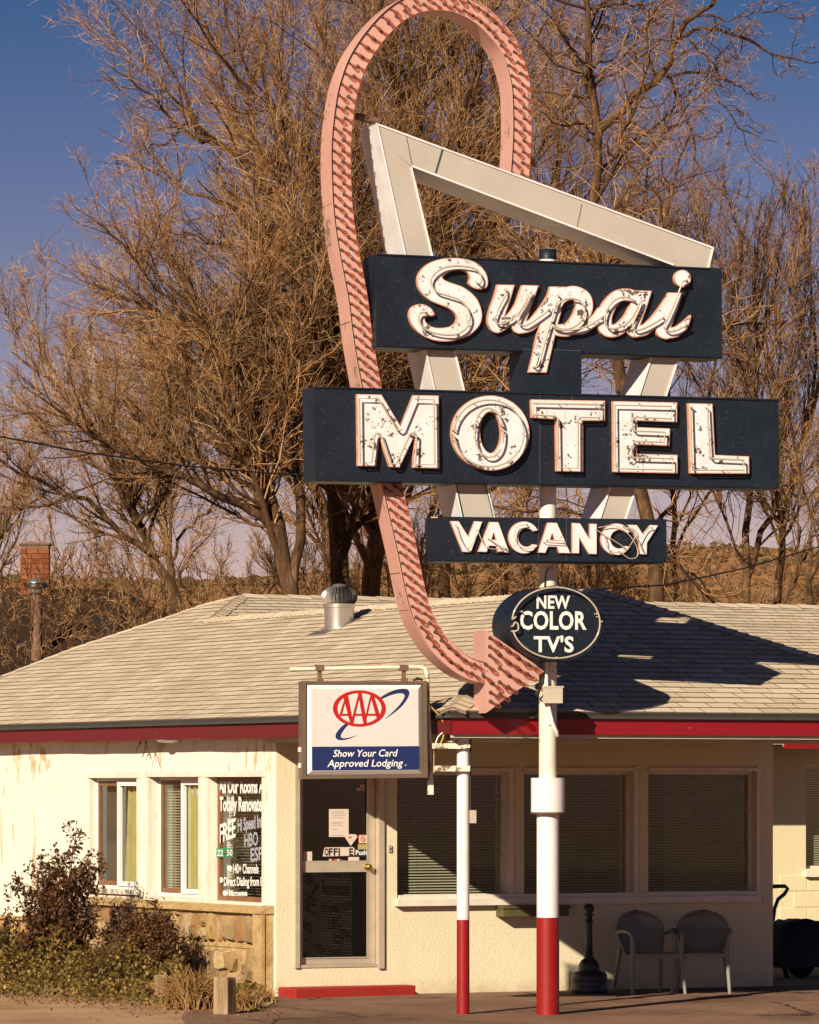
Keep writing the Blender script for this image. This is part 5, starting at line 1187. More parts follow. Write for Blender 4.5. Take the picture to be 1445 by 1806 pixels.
# ------------------------------------------------------------------ two resin chairs, one built and then copied
def make_chair(loc, rot, label):
    CH = thing('resin_chair', label, 'chair', loc, 'resin garden chairs under the office window'); CH.rotation_euler = (0, 0, rot)
    def L(name, mb): 
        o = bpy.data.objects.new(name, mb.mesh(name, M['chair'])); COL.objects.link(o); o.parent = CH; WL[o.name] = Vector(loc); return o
    # local: x right, y back, z up; seat .42 high
    mb = MB(); nx_, ny_ = 10, 8; vs = []
    for th in (0, -.014):
        for j in range(ny_+1):
            for i in range(nx_+1):
                x = -.22+.44*i/nx_; y = -.21+.42*j/ny_; s = 1-.10*j/ny_; z = .415+.012*abs(i/nx_-.5)*2-.02*j/ny_-.025*max(0, (1-j/1.5))+th; vs.append((x*s, y, z))
    m_ = (nx_+1)*(ny_+1); fs = []
    for j in range(ny_):
        for i in range(nx_):
            a = j*(nx_+1)+i; fs.append((a, a+1, a+nx_+2, a+nx_+1)); fs.append((m_+a, m_+a+nx_+1, m_+a+nx_+2, m_+a+1))
    mb.add(vs, fs, True); mb.tube([(-.22, -.215, .40), (0, -.235, .405), (.22, -.215, .40)], .016, 8); L('seat', mb)
    mb = MB(); vs = []; K = 16; J = 22                          # round fan back, dished
    def bp(a, b):                                              # a across, b up 0..1
        h_ = .43*b+.40; wv = .20+.075*math.sin(min(1, b*1.25)*math.pi/2); top = max(0, 1-(max(0, b-.35)/.65)**2.6)**.5; x = a*wv*(top if b > .45 else 1); y = .185+.16*b-.035*(1-a*a)*-1-.06*a*a
        return (x, y, h_)
    for j in range(J+1):
        for i in range(K+1): vs.append(bp(-1+2*i/K, j/J*.995))
    mb.add(vs, [(j*(K+1)+i, j*(K+1)+i+1, (j+1)*(K+1)+i+1, (j+1)*(K+1)+i) for j in range(J) for i in range(K)], True)
    rim = [bp(-1, j/14) for j in range(14)]+[bp(-1+k*.2, .997) for k in range(0, 11)][1:-1]+[bp(1, 1-j/14) for j in range(1, 15)]; mb.tube(rim, .013, 7); L('backrest', mb)
    for s in (-1, 1):
        mb = MB(); mb.tube([(s*.27, .20, .60), (s*.295, .05, .635), (s*.295, -.12, .64), (s*.285, -.20, .625), (s*.275, -.225, .58)], [.016, .024, .026, .022, .018], 8); L('armrest', mb)
        mb = MB()
        q = [(s*.275, -.225, .60), (s*.262, -.225, .42), (s*.275, -.25, .2), (s*.29, -.27, 0)]; mb.tube(q, [.02, .026, .022, .018], 8); L('leg', mb)
        mb = MB(); q = [(s*.22, .20, .46), (s*.235, .23, .3), (s*.26, .29, 0)]; mb.tube(q, [.026, .024, .017], 8); L('leg', mb)
    mb = MB(); mb.box(Fr((0, -.228), (1, 0)), -.25, .25, -.006, .006, .36, .405); L('apron', mb)
    return CH
c1 = gnd(1145, 1754); c2 = gnd(1240, 1753)
CHR = make_chair((c1[0], c1[1]+.22, 0), BE-.10, 'white resin chair beside the black ash stand')
def dup(root, loc, rot, label):
    r = root.copy(); COL.objects.link(r); r.location = loc; r.rotation_euler = (0, 0, rot); r['label'] = label; WL[r.name] = Vector(loc)
    for ch in list(root.children): c = ch.copy(); COL.objects.link(c); c.parent = r
    return r
dup(CHR, (c2[0], c2[1]+.22, 0), BE-.55, 'white resin chair nearest the end of the office wall')

# ------------------------------------------------------------------ tarp-covered cart in the recess
CF = Fr((RW.w(uE, -2.0, 0).x, RW.w(uE, -2.0, 0).y), (CB, SB)); cu0, cu1 = CF.u(1355), CF.u(1500)
CT = thing('covered_cart', 'black tarpaulin-covered barrow with handle standing beyond the office corner', 'cart', CF.w(CF.u(1410), 0, 0))
zt_ = CF.z(1400, 1625); vs = []; nx_, ny_ = 14, 8; rr = random.Random(2)
mb = MB()
for j in range(ny_+1):
    for i in range(nx_+1):
        a, b = i/nx_, j/ny_; u = cu0+(cu1-cu0)*a; v = .35-.7*b; ed = min(a, 1-a, b, 1-b); z = zt_-.03-.10*max(0, a-.35)*0.9+.05*math.sin(a*4)+.02*rr.uniform(-1, 1)
        if ed == 0: z = CF.z(1400, 1700)-.03
        vs.append(CF.w(u, v+rr.uniform(-.02, .02), z))
mb.add(vs, [(j*(nx_+1)+i, (j+1)*(nx_+1)+i, (j+1)*(nx_+1)+i+1, j*(nx_+1)+i+1) for j in range(ny_) for i in range(nx_)], True); mb.build('tarp', M['tarp'], CT)
MB().tube([CF.w(CF.u(x, .2), .2, CF.z(x, y, .2)) for x, y in ((1352, 1564), (1372, 1563), (1384, 1563), (1389, 1567), (1384, 1576), (1372, 1586), (1366, 1602), (1363, 1625))], .022, 8).build('handle', M['black'], CT)
for x, y, r in ((1412, 1722, .16),): 
    c = CF.w(CF.u(x), .0, .17); MB().lathe(c-Vector((CF.n[0], CF.n[1], 0))*.05, [(.06, 0), (.15, .0), (.17, .02), (.17, .08), (.15, .1), (.06, .1)], 22, ax=(CF.n[0], CF.n[1], 0)).build('wheel', M['tarp'], CT)
for x in (1372, 1440): MB().tube([CF.w(CF.u(x), .12, CF.z(x, 1700)), CF.w(CF.u(x+3), .16, 0)], .028, 8).build('leg', M['tarp'], CT)
# ------------------------------------------------------------------ bare trees: limbs follow polylines, branches and twigs are grown from them
RS = np.random.RandomState(21)
def nrm(v): return v/np.maximum(np.linalg.norm(v, axis=-1, keepdims=True), 1e-9)
def tubes(P, R, sides, taper_tip=True):
    """P (N,K,3), R (N,K) -> verts, quads"""
    N, K, _ = P.shape; T = np.empty_like(P); T[:, 1:-1] = P[:, 2:]-P[:, :-2]; T[:, 0] = P[:, 1]-P[:, 0]; T[:, -1] = P[:, -1]-P[:, -2]; T = nrm(T)
    ref = np.where(np.abs(T[..., 2:3]) > .8, np.array([1., 0, 0]), np.array([0, 0, 1.])); ref = ref[:, :1].repeat(K, 1); A = nrm(np.cross(T, ref)); Bv = np.cross(T, A)
    an = 2*np.pi*np.arange(sides)/sides; ring = A[:, :, None]*np.cos(an)[None, None, :, None]+Bv[:, :, None]*np.sin(an)[None, None, :, None]
    V = P[:, :, None]+ring*R[:, :, None, None]
    i = np.arange(N)[:, None, None]*K*sides; k = np.arange(K-1)[None, :, None]*sides; s = np.arange(sides)[None, None, :]; s2 = (s+1) % sides
    F = np.stack([i+k+s, i+k+s2, i+k+sides+s2, i+k+sides+s], -1).reshape(-1, 4)
    return V.reshape(-1, 3), F
def sprout(P, R, n, tmin, len_f, ang, K, up, curl, rmin, r_f, tint, side=None, out=0):
    """children of the branches P: n in all, spread by length"""
    N, KP, _ = P.shape; seg = np.linalg.norm(np.diff(P, axis=1), axis=2); L = seg.sum(1); w_ = L/L.sum(); idx = RS.choice(N, n, p=w_)
    t_ = tmin+(1-tmin)*RS.rand(n)**.85; f = t_*(KP-1); k = np.minimum(f.astype(int), KP-2); fr = (f-k)[:, None]
    p0 = P[idx, k]*(1-fr)+P[idx, k+1]*fr; tg = nrm(P[idx, k+1]-P[idx, k]); r0 = R[idx, k]*(1-fr[:, 0])+R[idx, k+1]*fr[:, 0]
    rnd = nrm(RS.normal(size=(n, 3))); pp = nrm(rnd-tg*(rnd*tg).sum(1, keepdims=True)); a = np.radians(RS.uniform(ang[0], ang[1], n))[:, None]
    d = tg*np.cos(a)+pp*np.sin(a); d[:, 2] += up*.5; d = nrm(d)
    ln = L[idx]*len_f*RS.uniform(.55, 1.25, n)*(1.15-.6*t_); ln = np.clip(ln, .12, 6)
    Q = np.empty((n, K, 3)); Q[:, 0] = p0; cur = d
    for j in range(1, K):
        cur = nrm(cur+RS.normal(size=(n, 3))*curl+np.array([0, 0, up*.22])); Q[:, j] = Q[:, j-1]+cur*(ln/(K-1))[:, None]
    rr0 = np.clip(r0*r_f*RS.uniform(.6, 1.1, n), rmin, None); Rr_ = rr0[:, None]*np.linspace(1, .35, K)[None]
    return Q, np.maximum(Rr_, rmin*.6)
def limb(pts, D, r0, r1, K=14, wob=.0, dd=None):
    """picture polyline -> world polyline at depth D with a gentle drift in depth"""
    Q = np.array(smooth_path(pts, 6)); s = np.concatenate([[0], np.cumsum(np.hypot(*np.diff(Q, axis=0).T))]); q = np.linspace(0, s[-1], K)
    x, y = np.interp(q, s, Q[:, 0]), np.interp(q, s, Q[:, 1]); dd = RS.uniform(-2.5, 2.5) if dd is None else dd
    d = D+dd*np.linspace(0, 1, K)**1.3; P = np.stack([(x-722)/FPX*d, d, HC+(YH-y)/FPX*d], -1)
    P[1:-1] += RS.normal(size=(K-2, 3))*wob
    return P, (np.linspace(1, 0, K)**.8*(r0-r1)+r1)*.38
def mesh_obj(name, V, F, mat, parent, tint=None):
    c = V.mean(0); me = npmesh(name, V-c, F, [mat], True)
    if tint is not None and len(me.polygons) == len(tint):
        at = me.attributes.new('tint', 'FLOAT', 'FACE'); at.data.foreach_set('value', tint.astype(np.float32))
    o = bpy.data.objects.new(name, me); link(o, parent, c); return o
def tree(label, D, limbs, n1, n2, n3, n4, up=.5, l1=.5, base=None, group='bare trees behind the motel', light=0., curl=.20, tw=.0036, name='bare_tree', ang=(15, 52), extra=0, l3=.42, l4=.55):
    PL = [limb(p, D, r0, r1, wob=.03, dd=dd) for p, r0, r1, dd in limbs]; b = PL[0][0][0]
    TRE = thing(name, label, 'tree', (b[0], b[1], min(b[2], 0) if False else b[2]), group)
    P0 = np.stack([p for p, r in PL]); R0 = np.stack([r for p, r in PL]); V, F = tubes(P0, R0, 9); mesh_obj('trunk', V, F, M['bark'], TRE)
    n1, n2, n3, n4 = int(n1*1.15), int(n2*1.15), int(n3*.72), int(n4*.60)
    Vs, Fs, Ts = [], [], []; o = 0
    P, R = P0, R0
    lv = [(n1, .08, l1, ang, 9, up, curl*.7, .008, .5, 5, (.0, .35)), (n2, .15, .42, ang, 7, up*.9, curl, .0048, .55, 4, (.0, .7)), (n3, .12, l3*1.25, ang, 5, up*.7, curl*1.2, .0034, .6, 3, (.3, .95)), (n4, .1, l4*1.1, (20, 60), 4, up*.6, curl*1.3, tw*.72, .75, 3, (.35, 1.0))]
    prev = (P0, R0); prev2 = prev
    for li, (n, tmin, lf, an, K, u_, cu_, rm, rf, sd_, tr) in enumerate(lv):
        if n == 0: continue
        Q, RQ = sprout(prev[0], prev[1], n, tmin, lf, an, K, u_, cu_, rm, rf, 0)
        if li >= 2:                                            # part of them spring straight from the bigger branches
            n2_ = int(n*.42); Q2, RQ2 = sprout(prev2[0], prev2[1], n2_, .06, (.30 if li == 2 else .26), (18, 60), K, u_, cu_, rm, .35, 0); Q = np.concatenate([Q[:n-n2_], Q2]); RQ = np.concatenate([RQ[:n-n2_], RQ2])
        V, F = tubes(Q, RQ, sd_); Vs.append(V); Fs.append(F+o); o += len(V)
        tt = np.clip(RS.uniform(tr[0], tr[1], n)+light, 0, 1).repeat((K-1)*sd_); Ts.append(tt)
        if li == 1:                                              # twigs also spring from the bigger branches
            pass
        prev2 = prev; prev = (Q, RQ)
    mesh_obj('crown', np.concatenate(Vs), np.concatenate(Fs), M['twig'], TRE, np.concatenate(Ts)); return TRE
T1 = [([(514, 1100), (511, 1040), (496, 948), (469, 865), (450, 807), (436, 749), (411, 687), (394, 624), (361, 562), (318, 480), (285, 400)], .34, .04, 0),
      ([(500, 980), (486, 932), (415, 886), (340, 849), (249, 815), (150, 760), (70, 700)], .20, .03, -2),
      ([(436, 749), (380, 660), (320, 560), (250, 470), (190, 410)], .10, .02, -2),
      ([(515, 1040), (528, 960), (530, 880), (520, 780), (490, 660), (470, 560), (450, 470)], .22, .03, 1.5),
      ([(469, 865), (400, 780), (330, 700), (270, 640), (200, 560)], .12, .02, 2),
      ([(450, 807), (470, 700), (460, 590), (430, 480)], .12, .02, -1),
      ([(411, 687), (340, 640), (280, 560), (235, 470)], .09, .02, 1)]
tree('bare cottonwood with forked dark trunk left of the round roof vent', 70, T1, 130, 1400, 9500, 27000, up=.22)
T2 = [([(330, 1120), (303, 1035), (274, 977), (224, 898), (199, 820), (162, 749), (116, 690), (60, 650), (20, 620)], .24, .025, 1),
      ([(274, 977), (232, 948), (162, 890), (83, 853), (0, 815), (-60, 760)], .13, .02, -1), ([(199, 820), (190, 750), (160, 670), (140, 610)], .08, .015, 1),
      ([(224, 898), (280, 820), (300, 720), (290, 640), (255, 580)], .10, .02, -1), ([(162, 749), (90, 745), (20, 715), (-40, 680)], .07, .015, 1), ([(240, 925), (300, 860), (340, 760), (345, 660)], .09, .02, 2)]
tree('bare tree whose limbs fan low to the far left over the dark house', 70, T2, 80, 900, 5800, 12500, up=.3)
T3 = [([(300, 1080), (296, 1000), (288, 900), (280, 830), (262, 740), (270, 640)], .20, .05, 0), ([(296, 1000), (330, 930), (390, 880), (420, 820)], .09, .02, 1), ([(290, 930), (240, 880), (190, 850), (150, 830)], .08, .02, -1)]
tree('pale straight trunk standing behind the fanned limbs near the left edge', 84, T3, 50, 420, 2600, 5000, light=.12)
T4 = [([(608, 1100), (600, 1000), (596, 900), (590, 780), (560, 640), (520, 500), (490, 380), (455, 300), (374, 245), (335, 215), (325, 160)], .40, .06, 0),
      ([(590, 780), (600, 640), (585, 500), (560, 360), (520, 230), (480, 120), (460, 30)], .24, .03, 2), ([(374, 245), (320, 232), (280, 185), (230, 140), (195, 118)], .08, .02, -1),
      ([(490, 380), (420, 370), (330, 335), (270, 310), (215, 285)], .10, .02, 1), ([(455, 300), (440, 220), (420, 130), (400, 40), (390, -30)], .10, .02, 1), ([(520, 500), (440, 450), (365, 425), (290, 405)], .09, .02, -2),
      ([(520, 230), (450, 170), (390, 100), (350, 40), (320, 0)], .10, .02, -2), ([(585, 500), (620, 400), (630, 290), (600, 150), (560, 60), (540, -30)], .12, .02, 0), ([(335, 215), (290, 250), (240, 268), (205, 280)], .05, .015, 1)]
tree('big spreading cottonwood with a pale bare limb rising behind the arrow', 72, T4, 150, 1800, 10500, 28000, up=.2)
T5 = [([(650, 1110), (655, 1000), (672, 900), (700, 760), (720, 600), (735, 460), (728, 320), (715, 200), (720, 90), (700, -30)], .42, .08, 0), ([(700, 760), (640, 620), (620, 480), (650, 350), (668, 250)], .16, .03, 1), ([(735, 460), (790, 360), (820, 250), (845, 130), (850, 20)], .18, .03, -1),
      ([(728, 320), (700, 230), (690, 130), (650, 60)], .10, .02, 1), ([(720, 600), (790, 500), (840, 400), (870, 300), (880, 200)], .14, .02, 2), ([(672, 900), (620, 800), (600, 700), (570, 600)], .14, .03, -2), ([(655, 1000), (700, 920), (740, 820), (790, 700), (830, 600)], .16, .03, 1)]
tree('thick-trunked bare tree filling the arrow loop behind the sign', 76, T5, 130, 1400, 9500, 27000, up=.2)
T6 = [([(790, 1110), (782, 1010), (800, 880), (830, 700), (870, 520), (890, 350), (880, 200), (870, 60)], .30, .05, 0), ([(830, 700), (900, 600), (960, 480), (985, 350), (980, 220), (960, 90)], .16, .03, 2), ([(800, 880), (860, 800), (940, 720), (1000, 640)], .12, .02, -2), ([(870, 520), (820, 420), (790, 300), (780, 200)], .10, .02, 1)]
tree('bare tree rising between the white triangle and the sign pole', 82, T6, 90, 900, 6000, 14000, up=.25)
T7 = [([(1159, 1100), (1156, 1020), (1148, 960), (1122, 820), (1088, 640), (1056, 460), (1048, 380), (1052, 290), (1054, 200), (1046, 120), (1032, 20), (1028, -60)], .30, .10, 0),
      ([(1053, 255), (1068, 222), (1100, 192), (1145, 150), (1180, 108), (1195, 65), (1225, 28), (1270, -15)], .17, .07, -1), ([(1192, 70), (1240, 50), (1290, 62), (1350, 88), (1400, 105), (1450, 108)], .08, .02, 1), ([(1048, 190), (1030, 135), (1002, 95), (985, 40), (975, -20)], .12, .03, 1),
      ([(1145, 150), (1200, 128), (1250, 135), (1275, 180), (1310, 230), (1370, 250)], .06, .015, 0), ([(1180, 130), (1190, 160), (1215, 210), (1230, 290), (1260, 330), (1330, 345)], .06, .015, -1), ([(1215, 70), (1250, 110), (1300, 150), (1340, 170)], .05, .012, 1),
      ([(1002, 95), (960, 90), (940, 60)], .05, .012, 0), ([(1032, 20), (1080, 5), (1140, 15), (1190, 40)], .05, .015, 1), ([(1046, 120), (1090, 90), (1120, 40), (1130, -20)], .05, .015, 2), ([(1225, 28), (1290, 30), (1360, 20), (1420, 40)], .05, .015, 0)]
tree('gnarled bare tree with heavy limb curving up to the right above the sign', 70, T7, 120, 1000, 5600, 10500, up=.02, curl=.32, ang=(30, 75), l1=.36)
T8 = [([(1190, 1100), (1185, 1000), (1190, 860), (1180, 700), (1170, 560), (1180, 430), (1160, 330)], .16, .03, 0), ([(1190, 860), (1240, 740), (1260, 620), (1250, 480), (1240, 380)], .10, .02, 1), ([(1180, 700), (1120, 600), (1090, 500), (1080, 400)], .09, .02, -1), ([(1185, 1000), (1230, 900), (1290, 820), (1300, 700), (1290, 560)], .09, .02, 2)]
tree('slender bare tree behind the right ends of the boards', 88, T8, 70, 800, 5200, 11000, up=.4)
T9 = [([(1322, 1100), (1318, 1020), (1314, 960), (1316, 860), (1328, 740), (1338, 620), (1330, 500), (1340, 400)], .17, .03, 0), ([(1318, 1020), (1336, 960), (1362, 900), (1378, 820), (1385, 720), (1410, 620), (1425, 520)], .13, .03, 1), ([(1328, 740), (1300, 640), (1290, 540), (1310, 440)], .07, .015, -1), ([(1338, 620), (1365, 540), (1370, 450), (1385, 370)], .06, .015, 1)]
tree('double-stemmed bare tree beyond the right end of the block letter board', 72, T9, 60, 560, 3000, 5500, up=.45)
T10 = [([(1362, 1100), (1368, 1040), (1376, 960), (1395, 860), (1420, 760), (1450, 660), (1470, 560)], .17, .05, 0), ([(1376, 960), (1410, 900), (1440, 860), (1480, 800)], .08, .02, 1), ([(1395, 860), (1390, 760), (1370, 660), (1380, 560)], .07, .015, -1), ([(1420, 760), (1440, 640), (1430, 520), (1425, 420), (1415, 330)], .08, .015, 1)]
tree('leaning dark-trunked bare tree right of the double-stemmed one', 74, T10, 55, 480, 2600, 4600, up=.45)
T11 = [([(1418, 1110), (1430, 1040), (1447, 960), (1470, 860), (1500, 760)], .15, .04, 0), ([(1430, 1040), (1400, 940), (1410, 840), (1440, 760)], .07, .02, 1), ([(1385, 1100), (1400, 1030), (1430, 960), (1480, 900)], .07, .02, 1)]
tree('bare tree leaning out of the picture at the right edge', 71, T11, 40, 300, 1500, 2600, up=.4)
T12 = [([(-30, 1120), (-12, 1000), (10, 930), (40, 860), (60, 800)], .14, .03, 0), ([(10, 930), (-20, 850), (-40, 760)], .07, .02, 1), ([(20, 905), (70, 880), (120, 850)], .06, .015, 1)]
tree('small bare tree at the far left edge above the dark roof', 74, T12, 40, 300, 1600, 2800, up=.4)
T13 = [([(575, 1100), (580, 1020), (575, 930), (560, 840), (545, 760), (540, 660), (560, 560)], .30, .05, 0), ([(580, 1020), (610, 950), (640, 880), (640, 790), (620, 700)], .16, .03, 1), ([(575, 930), (530, 870), (480, 820), (430, 760)], .12, .02, -1), ([(700, 1100), (700, 1020), (690, 940), (670, 850), (660, 740)], .22, .04, 0)]
tree('dark cluster of trunks rising right behind the round roof vent', 86, T13, 70, 900, 6200, 13000, up=.3)
T14 = [([(740, 1110), (745, 1020), (760, 930), (770, 850), (760, 740)], .20, .04, 0), ([(745, 1020), (700, 960), (660, 900), (640, 850)], .10, .02, 1), ([(760, 930), (820, 870), (880, 860), (930, 800)], .10, .02, 1), ([(880, 1110), (890, 1030), (905, 950), (930, 870), (960, 800)], .14, .03, 0), ([(1040, 1110), (1030, 1020), (1010, 950), (1000, 880)], .12, .03, 0)]
tree('low dark bare tree seen under the small vacancy board', 90, T14, 60, 700, 4200, 8000, up=.4)
# low scrubby undergrowth along the foot of the trees
U = [([(x, 1130), (x+RS.uniform(-20, 20), 1070), (x+RS.uniform(-50, 50), 975+RS.uniform(-50, 30))], .05, .015, 0) for x in range(130, 740, 32)]
tree('tangle of orange winter brush along the back of the left roof slope', 78, U, 170, 1300, 6500, 10000, up=.3, name='winter_brush', group=None, light=.05, l1=.6)
U = [([(x, 1160), (x+8, 1050), (x+RS.uniform(-25, 25), 965)], .03, .008, 0) for x in (5, 30, 52, 78, 104, 130)]
tree('thin bare saplings standing before the brick chimney', 64, U, 20, 90, 220, 260, up=.3, name='bare_bush', group=None, l1=.5)
U = [([(x, 1150), (x+RS.uniform(-20, 20), 1090), (x+RS.uniform(-40, 40), 1025+RS.uniform(-35, 20))], .04, .012, 0) for x in range(760, 1460, 44)]
tree('thin winter brush behind the right part of the roof', 80, U, 120, 900, 4200, 5600, up=.3, name='winter_brush', group=None, light=.05, l1=.6)
U = [([(x, 1230), (x+RS.uniform(-15, 15), 1160), (x+RS.uniform(-45, 45), 1080+RS.uniform(-50, 20))], .03, .010, 0) for x in range(-30, 330, 24)]
tree('bare orange twigged bush before the dark shingled house', 63, U, 60, 280, 850, 1000, up=.15, name='bare_bush', group=None, light=.05, curl=.3, l1=.8)

# ------------------------------------------------------------------ the dark house with the brick chimney
ND = 68; n_ = lambda x, y, D=ND: ray(x, y, D)
H_ = thing('neighbour_house', 'dark shaded house with brick chimney behind the left roof slope', 'house', (n_(60, 1384).x, ND, 0))
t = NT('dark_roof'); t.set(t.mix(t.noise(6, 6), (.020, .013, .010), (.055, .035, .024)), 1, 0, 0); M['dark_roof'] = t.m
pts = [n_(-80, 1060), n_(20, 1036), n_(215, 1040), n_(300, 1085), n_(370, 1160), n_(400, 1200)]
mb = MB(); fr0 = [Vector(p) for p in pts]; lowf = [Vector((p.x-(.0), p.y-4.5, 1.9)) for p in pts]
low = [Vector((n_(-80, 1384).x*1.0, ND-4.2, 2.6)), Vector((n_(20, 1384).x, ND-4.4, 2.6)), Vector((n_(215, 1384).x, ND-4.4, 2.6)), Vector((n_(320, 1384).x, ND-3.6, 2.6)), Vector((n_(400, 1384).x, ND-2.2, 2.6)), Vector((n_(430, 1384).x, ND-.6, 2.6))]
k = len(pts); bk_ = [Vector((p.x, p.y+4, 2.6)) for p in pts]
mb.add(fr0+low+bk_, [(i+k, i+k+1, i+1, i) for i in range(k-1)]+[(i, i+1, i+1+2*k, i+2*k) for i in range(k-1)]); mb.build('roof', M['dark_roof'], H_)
xa, xb = n_(-80, 1384).x, n_(405, 1384).x
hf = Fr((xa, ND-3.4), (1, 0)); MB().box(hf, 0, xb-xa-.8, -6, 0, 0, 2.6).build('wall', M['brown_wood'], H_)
cx0, cx1, cz0, cz1 = n_(37, 0).x, n_(88, 0).x, n_(0, 1050).z, n_(0, 962).z
cf = Fr((cx0, ND-.2), (1, 0)); cw = cx1-cx0
t = NT('brick'); oi = t.n('ShaderNodeObjectInfo'); t.set(t.mix(t.noise(20, 5), t.ramp(oi.outputs['Random'], [(0, (.17, .045, .018)), (.6, (.30, .080, .028)), (1, (.38, .12, .05))]), (.16, .06, .03)), .9, 0, .1); t.bump(t.noise(60, 4), .5, .01); M['brick'] = t.m
CHM = MB().box(cf, .01, cw-.01, -.39, -.01, cz0, cz1).build('chimney', M['rust'], H_)
MB().box(cf, -.01, cw+.01, -.41, .01, cz1, cz1+.03).build('chimney_cap', M['rust'], CHM)
nr = int((cz1-cz0)/.072); bw_ = cw/2.5
def brk(l): m_ = MB(); m_.box(Fr((0, 0), (1, 0)), .004, l-.004, -.012, .004, .004, .066); return m_.mesh('brick', M['brick'])
bA, bB = brk(bw_), brk(bw_/2)
for r_ in range(nr):
    z = cz0+r_*.072; odd = r_ % 2
    for u, m_ in (((0, bA), (bw_, bA), (2*bw_, bB)) if odd else ((0, bB), (bw_/2, bA), (1.5*bw_, bA))): copy_to(m_, 'brick', CHM, Matrix.Translation(cf.w(u, .0, z)))
vpx_ = n_(64, 1035, ND-2); mb = MB(); mb.lathe((vpx_.x, ND-2, n_(0, 1180, ND-2).z), [(.075, 0), (.075, n_(0, 1046, ND-2).z-n_(0, 1180, ND-2).z)], 14); mb.build('vent_pipe', M['rust'], H_)
mb = MB(); mb.lathe((vpx_.x, ND-2, n_(0, 1047, ND-2).z), [(.10, 0), (.12, .02), (.12, .10), (.15, .12), (.15, .15), (.05, .22), (0, .23)], 16); mb.build('vent_cap', M['galv'], H_)
mb = MB(); mb.lathe((vpx_.x, ND-2, n_(0, 1036, ND-2).z), [(.17, 0), (.17, .05), (.03, .10)], 16); mb.build('vent_hood', M['black'], H_)

# overhead cables
def cable(label, pts, r=.012):
    o = MB().tube([ray(*p) for p in pts], r, 5).build('overhead_cable', M['cable']); tag(o, label, 'cable')
cable('thin overhead cable crossing the trees at the left edge', [(-80, 752, 60), (0, 770, 60.5), (150, 798, 61.5), (330, 822, 63), (480, 835, 64), (640, 842, 65)])
cable('thin overhead cable sagging across the brown hill at the right', [(1010, 1042, 64), (1100, 1036, 65), (1170, 1032, 66), (1240, 1018, 67), (1310, 1003, 68), (1460, 960, 70)])

# ------------------------------------------------------------------ planting along the side wall
def m_leaf(name, stops, rough=.6):
    t = NT(name); at = t.n('ShaderNodeAttribute', attribute_name='tint'); col = t.ramp(at.outputs['Fac'], stops); t.set(col, rough, 0, .3)
    tl_ = t.n('ShaderNodeBsdfTranslucent'); t.l(col, tl_.inputs[0]); mx = t.n('ShaderNodeMixShader'); mx.inputs[0].default_value = .25; t.l(t.p.outputs[0], mx.inputs[1]); t.l(tl_.outputs[0], mx.inputs[2]); t.l(mx.outputs[0], t.out.inputs[0]); return t.m
M['leaf_red'] = m_leaf('dark_red_leaf', [(0, (.040, .018, .009)), (.5, (.125, .052, .021)), (.85, (.24, .115, .035)), (1, (.38, .24, .08))])
M['leaf_olive'] = m_leaf('olive_leaf', [(0, (.035, .032, .010)), (.4, (.125, .090, .020)), (.75, (.27, .175, .04)), (1, (.44, .27, .08))])
M['straw'] = m_leaf('dry_grass_blade', [(0, (.16, .07, .02)), (.6, (.42, .22, .07)), (1, (.58, .38, .16))])
def leaves(C, size, asp=.6, cup=.25):
    """C (n,3) -> folded two-quad leaves"""
    n = len(C); d = nrm(RS.normal(size=(n, 3))+np.array([0, 0, -.15])); r = nrm(RS.normal(size=(n, 3))); s = nrm(np.cross(d, r)); u = np.cross(s, d); L = size*RS.uniform(.6, 1.3, n)[:, None]; W_ = L*asp*.5
    a = C; b = C+d*L; m = C+d*L*.5; l = m+s*W_+u*W_*cup; r_ = m-s*W_+u*W_*cup
    V = np.stack([a, l, b, r_], 1).reshape(-1, 3); i = np.arange(n)[:, None]*4; F = np.concatenate([i+np.array([[0, 1, 2]]), i+np.array([[0, 2, 3]])], 1).reshape(-1, 3)
    return V, F
